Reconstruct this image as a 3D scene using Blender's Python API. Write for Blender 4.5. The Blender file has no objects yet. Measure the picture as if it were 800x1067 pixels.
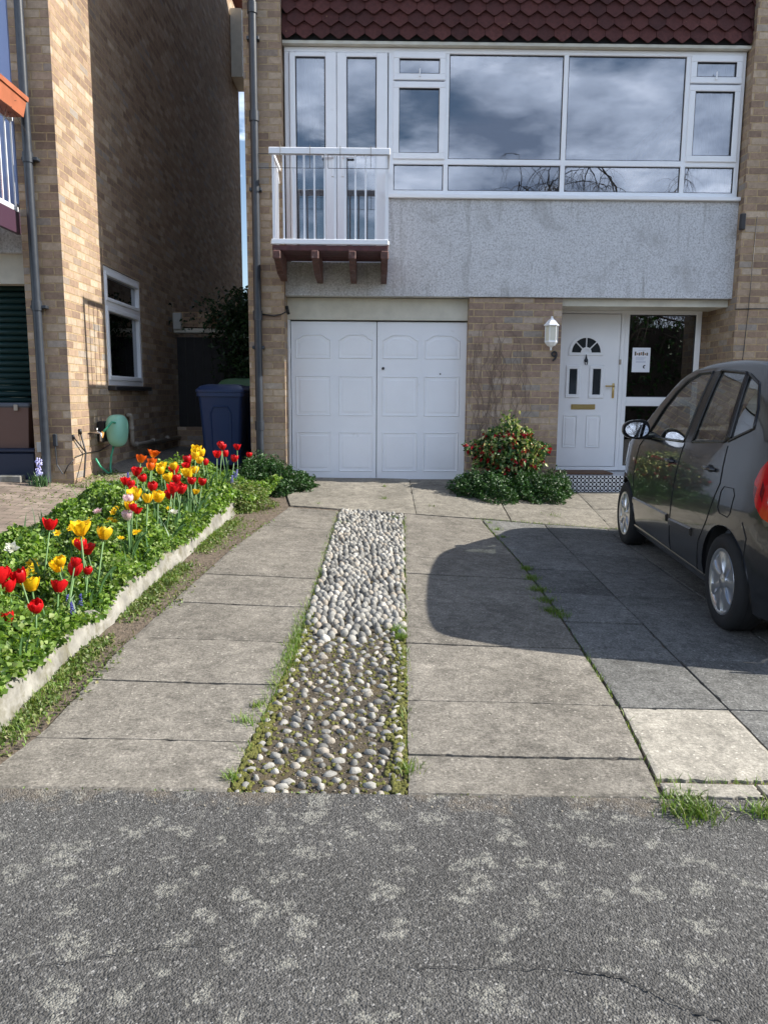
import bpy, bmesh, math, random
import numpy as np
from mathutils import Vector, Matrix
random.seed(7); rng=np.random.default_rng(7)
PI=math.pi
sc=bpy.context.scene; col=sc.collection
# ------------------------------------------------------------------ camera
F=800.;PITCH=math.radians(8.7);YAW=math.radians(-0.8);ROLL=0.006;H=1.45
fv=np.array([-math.sin(YAW)*math.cos(PITCH),math.cos(YAW)*math.cos(PITCH),-math.sin(PITCH)])
rv=np.array([math.cos(YAW),math.sin(YAW),0.]);uv_=np.cross(rv,fv)
r2=rv*math.cos(ROLL)+uv_*math.sin(ROLL);u2=uv_*math.cos(ROLL)-rv*math.sin(ROLL)
cd=bpy.data.cameras.new('camera');cam=bpy.data.objects.new('camera',cd);col.objects.link(cam)
cd.sensor_fit='HORIZONTAL';cd.sensor_width=36;cd.lens=36;cd.clip_end=2000;cd.clip_start=.05
M4=Matrix(((r2[0],u2[0],-fv[0],0),(r2[1],u2[1],-fv[1],0),(r2[2],u2[2],-fv[2],H),(0,0,0,1)))
cam.matrix_world=M4;sc.camera=cam
def ray(x,y): return fv+r2*((x-400)/F)+u2*((533.5-y)/F)
def gz(X,Y):
    Xc=max(-3.6,min(2.3,X)); Yc=min(max(Y,2.46),9.0)
    z=-.02+.045*Yc+Xc*(.01-.0115*Yc)
    t=min(1,max(0,(Y-7.3)/1.5)); z+=t*min(.18,max(0,.08+.085*Xc))
    if Y<2.46: z-=.012+.015*(2.46-max(Y,-3))
    return z
def G(x,y,h=0):          # a point of the photo on the ground (or h above it)
    d=ray(x,y);t=3.
    for _ in range(300):
        p=d*t; t=t+(H+p[2]-gz(p[0],p[1])-h)/(-d[2]+.06)*.5
    p=d*t;return (p[0],p[1],p[2]+H)
def P(x,y,Y):            # a point of the photo on the plane Y
    d=ray(x,y);p=d*(Y/d[1]);return (p[0],Y,p[2]+H)
def R(x0,y0,x1,y1,Y):    # rectangle on plane Y -> X0,X1,Z0,Z1
    a=P(x0,y0,Y);b=P(x1,y0,Y);c=P(x0,y1,Y);d=P(x1,y1,Y)
    return ((a[0]+c[0])/2,(b[0]+d[0])/2,(c[2]+d[2])/2,(a[2]+b[2])/2)
# ------------------------------------------------------------------ mesh builder
class MB:
    def __init__(s): s.v=[];s.f=[];s.m=[]
    def add(s,vs,fs,mi=0):
        o=len(s.v); s.v+= [tuple(v) for v in vs]; s.f+=[tuple(i+o for i in f) for f in fs]; s.m+=[mi]*len(fs); return s
    def box(s,x0,x1,y0,y1,z0,z1,mi=0,bev=0.0):
        if x0>x1:x0,x1=x1,x0
        if y0>y1:y0,y1=y1,y0
        if z0>z1:z0,z1=z1,z0
        if bev<=0:
            v=[(x,y,z) for x in (x0,x1) for y in (y0,y1) for z in (z0,z1)]
            return s.add(v,[(0,1,3,2),(4,6,7,5),(0,4,5,1),(2,3,7,6),(0,2,6,4),(1,5,7,3)],mi)
        b=min(bev,(x1-x0)/2.01,(y1-y0)/2.01,(z1-z0)/2.01)
        bm=bmesh.new();bmesh.ops.create_cube(bm,size=1)
        for v in bm.verts: v.co=Vector(((x0+x1)/2+v.co.x*(x1-x0),(y0+y1)/2+v.co.y*(y1-y0),(z0+z1)/2+v.co.z*(z1-z0)))
        bmesh.ops.bevel(bm,geom=bm.edges[:],offset=b,segments=1,affect='EDGES',profile=.5)
        return s.bm(bm,mi)
    def bm(s,bm,mi=0,mat=None):
        bm.verts.index_update()
        vs=[(mat@v.co if mat else v.co)[:] for v in bm.verts]
        s.add(vs,[[v.index for v in f.verts] for f in bm.faces],mi);bm.free();return s
    def tube(s,pts,r,n=8,mi=0,caps=True):
        pts=[Vector(p) for p in pts];rings=[]
        rs=r if isinstance(r,(list,tuple)) else [r]*len(pts)
        prev=None
        for i,p in enumerate(pts):
            d=(pts[min(i+1,len(pts)-1)]-pts[max(i-1,0)])
            if d.length<1e-9:d=Vector((0,0,1))
            d.normalize()
            a=prev if prev is not None else (Vector((1,0,0)) if abs(d.x)<.8 else Vector((0,1,0)))
            a=(a-d*a.dot(d));a.normalize();prev=a;b=d.cross(a)
            rings.append([p+a*math.cos(2*PI*k/n)*rs[i]+b*math.sin(2*PI*k/n)*rs[i] for k in range(n)])
        vs=[q for rg in rings for q in rg];fs=[]
        for i in range(len(pts)-1):
            for k in range(n):
                fs.append((i*n+k,i*n+(k+1)%n,(i+1)*n+(k+1)%n,(i+1)*n+k))
        if caps:
            fs.append(tuple(range(n-1,-1,-1)));fs.append(tuple((len(pts)-1)*n+k for k in range(n)))
        return s.add(vs,fs,mi)
    def lathe(s,prof,n=24,mi=0,mat=None,closed=False):   # prof: (r,z)
        vs=[];fs=[]
        for r,z in prof:
            for k in range(n):
                a=2*PI*k/n;p=Vector((r*math.cos(a),r*math.sin(a),z));vs.append((mat@p if mat else p)[:])
        m=len(prof)
        for i in range(m-1):
            for k in range(n): fs.append((i*n+k,i*n+(k+1)%n,(i+1)*n+(k+1)%n,(i+1)*n+k))
        if not closed:
            if prof[0][0]>1e-4: fs.append(tuple(range(n-1,-1,-1)))
            if prof[-1][0]>1e-4: fs.append(tuple((m-1)*n+k for k in range(n)))
        return s.add(vs,fs,mi)
    def prism(s,poly,a,b,axis='y',mi=0):    # poly of 2D points extruded along axis from a to b
        def q(p,t):
            if axis=='y': return (p[0],t,p[1])
            if axis=='x': return (t,p[0],p[1])
            return (p[0],p[1],t)
        n=len(poly);vs=[q(p,a) for p in poly]+[q(p,b) for p in poly]
        fs=[tuple(range(n)),tuple(range(2*n-1,n-1,-1))]+[(i,(i+1)%n+0,(i+1)%n+n,i+n) for i in range(n)]
        return s.add(vs,fs,mi)
    def build(s,name,mats,parent=None,smooth=False,uv=True,auto=None,fixn=True):
        me=bpy.data.meshes.new(name)
        w=ORG.get(parent.name,Vector((0,0,0))) if parent else getattr(s,'org',Vector((0,0,0)))
        A=np.array(s.v,dtype=float) if s.v else np.zeros((0,3))
        me.from_pydata((A-np.array(w)).tolist(),[],s.f)
        if not isinstance(mats,(list,tuple)): mats=[mats]
        for m in mats: me.materials.append(m)
        me.polygons.foreach_set('material_index',s.m)
        if fixn:
            bm=bmesh.new();bm.from_mesh(me);bmesh.ops.recalc_face_normals(bm,faces=bm.faces[:]);bm.to_mesh(me);bm.free()
        if uv:
            ul=me.uv_layers.new(name='UVMap');W=np.array(w)
            for p in me.polygons:
                n=p.normal;ax=max(range(3),key=lambda i:abs(n[i]))
                for li in p.loop_indices:
                    c=A[me.loops[li].vertex_index]
                    ul.data[li].uv=(c[1]+.11,c[2]) if ax==0 else ((c[0],c[2]) if ax==1 else (c[0],c[1]))
        o=bpy.data.objects.new(name,me);col.objects.link(o)
        if parent: o.parent=parent
        else: o.location=w
        ORG[o.name]=Vector(w)
        if smooth or auto:
            for p in me.polygons:p.use_smooth=True
            if auto:
                try: me.set_sharp_from_angle(angle=math.radians(auto))
                except Exception: pass
        return o
ORG={}
def tag(o,label=None,cat=None,group=None,kind=None):
    if label:o['label']=label
    if cat:o['category']=cat
    if group:o['group']=group
    if kind:o['kind']=kind
    return o
def thing(name,label,cat,loc=(0,0,0),group=None):
    o=bpy.data.objects.new(name,None);col.objects.link(o);o.location=loc;o.empty_display_size=.1
    ORG[o.name]=Vector(loc);return tag(o,label,cat,group)
def copy_tree(o,parent=None):
    c=o.copy();col.objects.link(c);c.parent=parent
    for ch in list(o.children):
        copy_tree(ch,c)
    return c
# ------------------------------------------------------------------ materials
def nt(name):
    m=bpy.data.materials.new(name);m.use_nodes=True;t=m.node_tree
    return m,t,t.nodes['Principled BSDF'],t.nodes,t.links
def N(t,typ,**k):
    n=t.nodes.new(typ)
    for a,b in k.items():
        if a.startswith('_'): n.inputs[a[1:].replace('_',' ')].default_value=b
        else: setattr(n,a,b)
    return n
def ramp(t,fac,stops):
    r=t.nodes.new('ShaderNodeValToRGB');e=r.color_ramp.elements
    while len(e)>2:e.remove(e[-1])
    for i,(p,c) in enumerate(stops):
        if i<2: e[i].position=p
        else: e.new(p)
    for i,(p,c) in enumerate(stops):
        e[i].position=p;e[i].color=(c[0],c[1],c[2],1) if isinstance(c,(tuple,list)) else (c,c,c,1)
    t.links.new(fac,r.inputs['Fac']);return r.outputs['Color']
def noise(t,scale,detail=4,rough=.6,coord='Object',dist=0.,vec=None):
    n=N(t,'ShaderNodeTexNoise');n.inputs['Scale'].default_value=scale;n.inputs['Detail'].default_value=detail;n.inputs['Roughness'].default_value=rough;n.inputs['Distortion'].default_value=dist
    if vec is None:
        g=N(t,'ShaderNodeNewGeometry');vec=g.outputs['Position']
    t.links.new(vec,n.inputs['Vector']);return n.outputs['Fac']
def mix(t,a,b,f,mode='MIX'):
    n=N(t,'ShaderNodeMix',data_type='RGBA',blend_type=mode)
    for i,v in ((6,a),(7,b),(0,f)):
        if isinstance(v,(int,float)): n.inputs[i].default_value=v if i==0 else (v,v,v,1)
        elif isinstance(v,(tuple,list)): n.inputs[i].default_value=(v[0],v[1],v[2],1)
        else: t.links.new(v,n.inputs[i])
    return n.outputs[2]
def mth(t,op,a,b=0.):
    n=N(t,'ShaderNodeMath',operation=op)
    for i,v in ((0,a),(1,b)):
        if isinstance(v,(int,float)): n.inputs[i].default_value=v
        else: t.links.new(v,n.inputs[i])
    return n.outputs[0]
def bump(t,bs,h,strength=.3,dist=.01):
    b=N(t,'ShaderNodeBump');b.inputs['Strength'].default_value=strength;b.inputs['Distance'].default_value=dist
    t.links.new(h,b.inputs['Height']);t.links.new(b.outputs['Normal'],bs.inputs['Normal'])
def simple(name,c,rough=.5,metal=0.,var=.0,vs=8.,bmp=0.,bs=60.,bd=.004,spec=.5,coat=0.,trans=0.,island=0.,objrand=0.,dirt=None):
    m,t,b,n,l=nt(name)
    b.inputs['Roughness'].default_value=rough;b.inputs['Metallic'].default_value=metal
    b.inputs['Specular IOR Level'].default_value=spec
    b.inputs['Base Color'].default_value=(*c,1)
    out=None
    if coat: b.inputs['Coat Weight'].default_value=coat;b.inputs['Coat Roughness'].default_value=.04
    if var:
        f=noise(t,vs);lo=tuple(max(0,x*(1-var)) for x in c);hi=tuple(min(1,x*(1+var)) for x in c)
        out=ramp(t,f,[(.3,lo),(.7,hi)])
    if island:
        g=N(t,'ShaderNodeNewGeometry');v=mth(t,'MULTIPLY_ADD',g.outputs['Random Per Island'],2*island)
        v.node.inputs[2].default_value=1-island
        out=mix(t,out if out else c,v,1.,'MULTIPLY')
    if objrand:
        g=N(t,'ShaderNodeObjectInfo');v=mth(t,'MULTIPLY_ADD',g.outputs['Random'],2*objrand);v.node.inputs[2].default_value=1-objrand
        out=mix(t,out if out else c,v,1.,'MULTIPLY')
    if dirt:
        f=noise(t,dirt[1],6,.7);f2=ramp(t,f,[(dirt[2],0),(dirt[2]+.15,1)])
        out=mix(t,out if out else c,dirt[0],f2)
    if out: l.new(out,b.inputs['Base Color'])
    if bmp: bump(t,b,noise(t,bs,5,.6),bmp,bd)
    if trans:
        tr=N(t,'ShaderNodeBsdfTranslucent');mx=N(t,'ShaderNodeMixShader');mx.inputs[0].default_value=trans
        if out: l.new(out,tr.inputs['Color'])
        else: tr.inputs['Color'].default_value=(*c,1)
        l.new(b.outputs[0],mx.inputs[1]);l.new(tr.outputs[0],mx.inputs[2]);l.new(mx.outputs[0],n['Material Output'].inputs['Surface'])
    return m
def brick(name,ca,cb,cc,mortar,scale_w=.225,scale_h=.0752):
    m,t,b,n,l=nt(name);uv=N(t,'ShaderNodeUVMap');uv.uv_map='UVMap'
    # slight wobble so courses are not ruler straight
    nz=N(t,'ShaderNodeTexNoise');nz.inputs['Scale'].default_value=9;l.new(uv.outputs[0],nz.inputs['Vector'])
    vm=N(t,'ShaderNodeVectorMath',operation='MULTIPLY_ADD');l.new(nz.outputs['Color'],vm.inputs[0]);vm.inputs[1].default_value=(.006,.006,0);l.new(uv.outputs[0],vm.inputs[2])
    def bt(c1,c2,bias,mo):
        k=N(t,'ShaderNodeTexBrick');k.offset=.5;k.offset_frequency=2
        for a,v in (('Scale',1.),('Mortar Size',.0068),('Mortar Smooth',.25),('Bias',bias),('Brick Width',scale_w),('Row Height',scale_h)): k.inputs[a].default_value=v
        k.inputs['Color1'].default_value=(*c1,1);k.inputs['Color2'].default_value=(*c2,1);k.inputs['Mortar'].default_value=(*mo,1)
        l.new(vm.outputs[0],k.inputs['Vector']);return k
    k1=bt((0,0,0),(1,1,1),0.,(0,0,0))
    # grey random per brick
    rc=ramp(t,k1.outputs['Color'],[(0,cb),(.33,ca),(.62,cc),(.85,tuple(x*.8 for x in ca)),(.93,(.30,.265,.235)),(1,tuple(x*1.15 for x in cc))])
    f=noise(t,18,5,.7);rc=mix(t,rc,ramp(t,f,[(.25,.72),(.75,1.22)]),1.,'MULTIPLY')
    f3=noise(t,.9,3,.5);rc=mix(t,rc,ramp(t,f3,[(.3,.86),(.7,1.1)]),1.,'MULTIPLY')
    mc=mix(t,mortar,ramp(t,noise(t,30,3),[(.3,.75),(.7,1.15)]),1.,'MULTIPLY')
    c=mix(t,rc,mc,k1.outputs['Fac']);l.new(c,b.inputs['Base Color'])
    b.inputs['Roughness'].default_value=.9;b.inputs['Specular IOR Level'].default_value=.2
    h=mth(t,'MULTIPLY_ADD',k1.outputs['Fac'],-1.);l.new(mth(t,'MULTIPLY',noise(t,90,5,.7),.5),h.node.inputs[2])
    bump(t,b,h,.8,.009)
    return m
M={}
M['brick']=brick('buff_brick',(.345,.245,.175),(.235,.165,.125),(.445,.35,.26),(.40,.295,.175))
M['brick_pink']=brick('grey_pink_brick',(.33,.235,.18),(.25,.18,.145),(.42,.33,.26),(.46,.35,.21))
M['white']=simple('white_upvc',(.86,.87,.89),.28,var=.03,vs=3,dirt=((.62,.62,.60),5,.68))
M['white_paint']=simple('white_painted_steel',(.83,.85,.89),.38,var=.03,vs=2.5,bmp=.08,bs=25,dirt=((.58,.58,.56),3.5,.66))
M['cream']=simple('cream_board',(.58,.56,.48),.6,var=.12,vs=5,bmp=.2,dirt=((.25,.23,.18),6,.66))
M['seal']=simple('black_gasket',(.03,.03,.035),.6)
M['dark_gap']=simple('dark_gap',(.02,.02,.02),.9)
M['iron']=simple('grey_iron_pipe',(.028,.034,.044),.38,var=.25,vs=12,bmp=.1)
M['brass']=simple('brass',(.62,.45,.18),.3,1.)
M['steel']=simple('steel',(.5,.5,.52),.35,1.)
M['terracotta']=simple('terracotta',(.36,.115,.055),.6,var=.15)
M['wood_red']=simple('red_brown_wood',(.085,.022,.022),.55,var=.35,vs=14,bmp=.2,bs=40)
M['wood_worn']=simple('worn_brown_bracket',(.10,.045,.038),.7,var=.5,vs=22,bmp=.3,dirt=((.33,.27,.24),25,.60))
M['shutter']=simple('dark_green_shutter',(.012,.045,.045),.4)
M['int_wall']=simple('room_wall',(.42,.42,.42),.8)
M['int_dark']=simple('room_dark',(.10,.10,.105),.85)
M['curtain']=simple('net_curtain',(.85,.86,.88),.85,trans=.25)
M['fabric']=simple('grey_fabric',(.10,.11,.13),.9)
def render_mat():
    m,t,b,n,l=nt('pebbledash_render')
    c=ramp(t,noise(t,55,6,.75),[(.36,(.40,.40,.41)),(.5,(.66,.67,.69)),(.64,(.80,.81,.83))])
    c=mix(t,c,(.36,.355,.35),ramp(t,noise(t,2.2,8,.7,dist=.8),[(.52,0),(.72,.65)]))
    # streaks of grime: stretched downward
    g=N(t,'ShaderNodeNewGeometry');mp=N(t,'ShaderNodeMapping');mp.inputs['Scale'].default_value=(9,9,.9);l.new(g.outputs['Position'],mp.inputs['Vector'])
    c=mix(t,c,(.24,.235,.22),ramp(t,noise(t,1.,6,.65,vec=mp.outputs[0]),[(.56,0),(.78,.75)]))
    l.new(c,b.inputs['Base Color']);b.inputs['Roughness'].default_value=.95;b.inputs['Specular IOR Level'].default_value=.15
    bump(t,b,noise(t,130,6,.8),.9,.012);return m
M['render']=render_mat()
def glass(name,refl,tint=(.9,.93,.95),rough=.0):
    m,t,b,n,l=nt(name);n.remove(b)
    tr=N(t,'ShaderNodeBsdfTransparent');tr.inputs[0].default_value=(*tint,1)
    gl=N(t,'ShaderNodeBsdfGlossy');gl.inputs['Roughness'].default_value=rough;gl.inputs['Color'].default_value=(.95,.97,1,1)
    lw=N(t,'ShaderNodeLayerWeight');lw.inputs['Blend'].default_value=.5
    f=mth(t,'POWER',lw.outputs['Facing'],3.);f2=mth(t,'MULTIPLY_ADD',f,1-refl);f2.node.inputs[2].default_value=refl
    mx=N(t,'ShaderNodeMixShader');l.new(f2,mx.inputs[0]);l.new(tr.outputs[0],mx.inputs[1]);l.new(gl.outputs[0],mx.inputs[2])
    l.new(mx.outputs[0],n['Material Output'].inputs['Surface'])
    # gentle waviness of the pane
    bp=N(t,'ShaderNodeBump');bp.inputs['Strength'].default_value=.04;bp.inputs['Distance'].default_value=.01;l.new(noise(t,1.6,2,.4),bp.inputs['Height']);l.new(bp.outputs[0],gl.inputs['Normal'])
    return m
M['glass']=glass('window_glass',.185,(.60,.63,.68))
M['glass_dark']=glass('dark_window_glass',.17,(.16,.18,.19))
M['glass_car']=glass('car_glass',.15,(.54,.59,.59))
def tile_mat():
    m,t,b,n,l=nt('red_clay_tile');g=N(t,'ShaderNodeNewGeometry')
    c=ramp(t,g.outputs['Random Per Island'],[(0,(.055,.019,.017)),(.5,(.078,.025,.022)),(1,(.10,.033,.028))])
    c=mix(t,c,ramp(t,noise(t,30,5,.7),[(.3,.7),(.75,1.35)]),1.,'MULTIPLY')
    c=mix(t,c,(.36,.22,.10),ramp(t,noise(t,16,3,.5),[(.735,0),(.76,.7)]))
    l.new(c,b.inputs['Base Color']);b.inputs['Roughness'].default_value=.75;b.inputs['Specular IOR Level'].default_value=.3
    bump(t,b,noise(t,80,4,.7),.4,.005);return m
M['tile']=tile_mat()
def asphalt_mat():
    m,t,b,n,l=nt('asphalt');g=N(t,'ShaderNodeNewGeometry');pos=g.outputs['Position']
    v=N(t,'ShaderNodeTexVoronoi');v.inputs['Scale'].default_value=165;l.new(pos,v.inputs['Vector'])
    bw=N(t,'ShaderNodeRGBToBW');l.new(v.outputs['Color'],bw.inputs[0])
    c=ramp(t,bw.outputs[0],[(.15,(.05,.049,.047)),(.5,(.086,.084,.081)),(.8,(.13,.127,.121)),(.95,(.27,.265,.255))])
    c=mix(t,c,ramp(t,noise(t,1.1,5,.6),[(.3,.78),(.7,1.2)]),1.,'MULTIPLY')
    # lichen: rounded pale blotches made of tiny crumbs
    vb=N(t,'ShaderNodeTexVoronoi');vb.inputs['Scale'].default_value=8.5;vb.inputs['Randomness'].default_value=1
    wob=N(t,'ShaderNodeTexNoise');wob.inputs['Scale'].default_value=14;wob.inputs['Detail'].default_value=5;l.new(pos,wob.inputs['Vector'])
    vm=N(t,'ShaderNodeVectorMath',operation='MULTIPLY_ADD');l.new(wob.outputs['Color'],vm.inputs[0]);vm.inputs[1].default_value=(.16,.16,0);l.new(pos,vm.inputs[2]);l.new(vm.outputs[0],vb.inputs['Vector'])
    blob=ramp(t,vb.outputs['Distance'],[(.30,1),(.38,0)])
    # only some blotches, denser towards the drive and to the left
    sx=N(t,'ShaderNodeSeparateXYZ');l.new(pos,sx.inputs[0])
    dy=mth(t,'MULTIPLY_ADD',sx.outputs['Y'],.20);dy.node.inputs[2].default_value=-.20
    dx=mth(t,'MULTIPLY',sx.outputs['X'],-.045)
    dens=mth(t,'ADD',mth(t,'ADD',noise(t,1.7,4,.6),dy),dx)
    sel=ramp(t,dens,[(.545,0),(.59,1)])
    fine=ramp(t,noise(t,60,6,.9),[(.44,0),(.50,1)])
    brk=ramp(t,noise(t,32,5,.85),[(.47,0),(.51,1)])
    bl=mth(t,'MULTIPLY',mth(t,'MULTIPLY',mth(t,'MULTIPLY',blob,sel),fine),brk)
    vb2=N(t,'ShaderNodeTexVoronoi');vb2.inputs['Scale'].default_value=17;l.new(vm.outputs[0],vb2.inputs['Vector'])
    bl2=mth(t,'MULTIPLY',mth(t,'MULTIPLY',ramp(t,vb2.outputs['Distance'],[(.15,1),(.3,0)]),ramp(t,noise(t,3.,4,.6),[(.57,0),(.62,1)])),fine)
    bl=mth(t,'MAXIMUM',bl,bl2)
    c=mix(t,c,(.27,.265,.235),mth(t,'MULTIPLY',bl,.8))
    c=mix(t,c,(.20,.16,.115),ramp(t,mth(t,'ADD',noise(t,6,6,.7),mth(t,'MULTIPLY',mth(t,'SUBTRACT',sx.outputs['Y'],2.40),1.9)),[(.52,0),(.7,.4)]))
    l.new(c,b.inputs['Base Color']);b.inputs['Roughness'].default_value=.88;b.inputs['Specular IOR Level'].default_value=.25
    v2=N(t,'ShaderNodeTexVoronoi');v2.inputs['Scale'].default_value=180;l.new(pos,v2.inputs['Vector'])
    h=mth(t,'ADD',mth(t,'MULTIPLY',v2.outputs['Distance'],-1.),mth(t,'MULTIPLY',noise(t,45,4,.6),.9))
    bump(t,b,h,.9,.005);return m
M['asphalt']=asphalt_mat()
def concrete(name,base,spk=.5,moss=True,isl=.1,bs=1.):
    m,t,b,n,l=nt(name);g=N(t,'ShaderNodeNewGeometry');pos=g.outputs['Position']
    c=mix(t,base,ramp(t,noise(t,2.3,6,.65),[(.3,.72),(.72,1.22)]),1.,'MULTIPLY')
    c=mix(t,c,ramp(t,noise(t,85,5,.9),[(.36,.45),(.5,1.),(.64,1.75)]),spk,'MULTIPLY')
    c=mix(t,c,ramp(t,noise(t,14,6,.8,dist=.4),[(.34,.66),(.66,1.34)]),1.,'MULTIPLY')
    vs_=N(t,'ShaderNodeTexVoronoi');vs_.inputs['Scale'].default_value=42;l.new(pos,vs_.inputs['Vector']);bws=N(t,'ShaderNodeRGBToBW');l.new(vs_.outputs['Color'],bws.inputs[0])
    c=mix(t,c,tuple(min(.75,x*2.2+.03) for x in base),mth(t,'MULTIPLY',ramp(t,vs_.outputs['Distance'],[(.12,.8),(.24,0)]),ramp(t,bws.outputs[0],[(.62,0),(.70,1)])))
    c=mix(t,c,tuple(x*.35 for x in base),mth(t,'MULTIPLY',ramp(t,vs_.outputs['Distance'],[(.10,.8),(.2,0)]),ramp(t,bws.outputs[0],[(.28,1),(.34,0)])))
    i=mth(t,'MULTIPLY_ADD',g.outputs['Random Per Island'],2*isl);i.node.inputs[2].default_value=1-isl
    c=mix(t,c,i,1.,'MULTIPLY')
    pale=tuple(min(.7,x*1.9+.02) for x in base)
    c=mix(t,c,pale,mth(t,'MULTIPLY',ramp(t,noise(t,6,8,.8,dist=.5),[(.57,0),(.66,.6)]),ramp(t,noise(t,60,4,.8),[(.42,0),(.55,1)])))
    c=mix(t,c,tuple(x*.55 for x in base),ramp(t,noise(t,9,6,.75),[(.60,0),(.8,.6)]))
    l.new(c,b.inputs['Base Color']);b.inputs['Roughness'].default_value=.92;b.inputs['Specular IOR Level'].default_value=.2
    bump(t,b,mth(t,'ADD',noise(t,160,4,.8),noise(t,30,4,.6)),.6*bs,.006);return m
M['conc']=concrete('driveway_concrete',(.188,.173,.149),.85)
M['conc_pale']=concrete('apron_concrete',(.195,.18,.152),.6)
M['slab']=concrete('dark_paving_slab',(.15,.149,.142),.95,isl=.14,bs=1.2)
M['cream_slab']=concrete('cream_paving_slab',(.30,.28,.24),.6,isl=.03,bs=.6)
M['kerbwhite']=simple('whitewashed_edging',(.25,.24,.215),.9,var=.4,vs=9,bmp=.3,bs=30,bd=.003,dirt=((.15,.14,.10),7,.50))
M['soil']=simple('soil',(.135,.105,.078),.95,var=.5,vs=35,bmp=1.,bs=70,bd=.02)
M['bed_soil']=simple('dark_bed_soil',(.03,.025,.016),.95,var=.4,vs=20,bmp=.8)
M['mortar_bed']=simple('pebble_bed_mortar',(.075,.06,.042),.95,var=.5,vs=12,bmp=1.,bs=80,bd=.015,dirt=((.10,.075,.03),7,.52))
def pebble_mat():
    m,t,b,n,l=nt('grey_white_pebble');g=N(t,'ShaderNodeNewGeometry')
    c=ramp(t,g.outputs['Random Per Island'],[(0,(.11,.108,.10)),(.3,(.23,.225,.21)),(.7,(.34,.33,.30)),(.88,(.29,.25,.20)),(1,(.47,.455,.42))])
    c=mix(t,c,ramp(t,noise(t,45,5,.75),[(.3,.62),(.7,1.25)]),1.,'MULTIPLY')
    l.new(c,b.inputs['Base Color']);b.inputs['Roughness'].default_value=.7;bump(t,b,noise(t,90,4,.7),.5,.006);return m
M['pebble']=pebble_mat()
def leafmat(name,cols,trans=.3,rough=.45):
    m,t,b,n,l=nt(name);g=N(t,'ShaderNodeNewGeometry')
    st=[(i/(len(cols)-1),c) for i,c in enumerate(cols)]
    c=ramp(t,g.outputs['Random Per Island'],st)
    c=mix(t,c,ramp(t,noise(t,5,3,.6),[(.3,.7),(.7,1.3)]),1.,'MULTIPLY')
    l.new(c,b.inputs['Base Color']);b.inputs['Roughness'].default_value=rough;b.inputs['Specular IOR Level'].default_value=.4
    tr=N(t,'ShaderNodeBsdfTranslucent');l.new(mix(t,c,(1.2,1.3,.5),1.,'MULTIPLY'),tr.inputs['Color'])
    mx=N(t,'ShaderNodeMixShader');mx.inputs[0].default_value=trans
    l.new(b.outputs[0],mx.inputs[1]);l.new(tr.outputs[0],mx.inputs[2]);l.new(mx.outputs[0],n['Material Output'].inputs['Surface']);return m
M['leaf']=leafmat('bed_leaf',[(.05,.11,.022),(.10,.19,.03),(.16,.27,.045),(.22,.34,.07),(.36,.44,.16)],.4)
M['leaf_tulip']=leafmat('tulip_leaf',[(.045,.11,.045),(.07,.155,.06),(.10,.19,.07)],.25)
M['leaf_dark']=leafmat('dark_leaf',[(.015,.045,.012),(.03,.08,.02),(.05,.12,.03)],.2)
M['leaf_ivy']=leafmat('ivy_leaf',[(.01,.025,.01),(.02,.05,.018),(.03,.07,.02)],.15)
M['leaf_holly']=leafmat('variegated_leaf',[(.05,.12,.03),(.10,.19,.04),(.35,.38,.13),(.5,.48,.25)],.2,.3)
M['grass']=leafmat('grass_blade',[(.08,.15,.02),(.14,.24,.04),(.25,.28,.08)],.35)
M['weed']=leafmat('weed_leaf',[(.08,.13,.03),(.14,.22,.05),(.24,.22,.10)],.3)
M['moss']=simple('moss',(.14,.14,.03),.95,var=.5,vs=40,bmp=1.,bs=110,bd=.02)
M['stem']=simple('plant_stem',(.10,.20,.06),.5,var=.2)
M['bark']=simple('bark',(.05,.038,.028),.9,var=.4,vs=20,bmp=.6)
def petal(name,c,c2=None):
    m,t,b,n,l=nt(name);oi=N(t,'ShaderNodeObjectInfo')
    tc=N(t,'ShaderNodeTexCoord');sp=N(t,'ShaderNodeSeparateXYZ');l.new(tc.outputs['Generated'],sp.inputs[0])
    cc=mix(t,c2 or tuple(x*.7 for x in c),c,ramp(t,sp.outputs['Z'],[(.0,0),(.45,1)]))
    f=mth(t,'MULTIPLY_ADD',oi.outputs['Random'],.3);f.node.inputs[2].default_value=.85
    cc=mix(t,cc,f,1.,'MULTIPLY');cc=mix(t,cc,ramp(t,noise(t,60,3,.6),[(.3,.75),(.7,1.15)]),1.,'MULTIPLY')
    l.new(cc,b.inputs['Base Color']);b.inputs['Roughness'].default_value=.4;b.inputs['Specular IOR Level'].default_value=.3
    tr=N(t,'ShaderNodeBsdfTranslucent');l.new(cc,tr.inputs['Color']);mx=N(t,'ShaderNodeMixShader');mx.inputs[0].default_value=.35
    l.new(b.outputs[0],mx.inputs[1]);l.new(tr.outputs[0],mx.inputs[2]);l.new(mx.outputs[0],n['Material Output'].inputs['Surface']);return m
M['p_red']=petal('red_petal',(.62,.008,.012));M['p_yellow']=petal('yellow_petal',(.86,.56,.012),(.8,.42,.01));M['p_orange']=petal('orange_petal',(.78,.13,.008),(.8,.3,.01))
M['p_pink']=petal('pink_white_petal',(.85,.6,.62),(.75,.75,.55));M['p_white']=petal('white_petal',(.78,.78,.68));M['p_blue']=petal('violet_petal',(.13,.13,.5));M['p_crim']=simple('crimson_petal',(.42,.006,.02),.5,island=.3,trans=.2)
M['blue_bin']=simple('blue_bin_plastic',(.008,.028,.095),.42,bmp=.05,bs=200)
M['green_lid']=simple('green_lid_plastic',(.05,.13,.06),.45)
M['reel']=simple('hose_reel_green',(.24,.52,.40),.38,var=.06)
M['hose']=simple('green_hose',(.05,.34,.20),.4)
M['black']=simple('black_plastic',(.018,.018,.02),.45)
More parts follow.
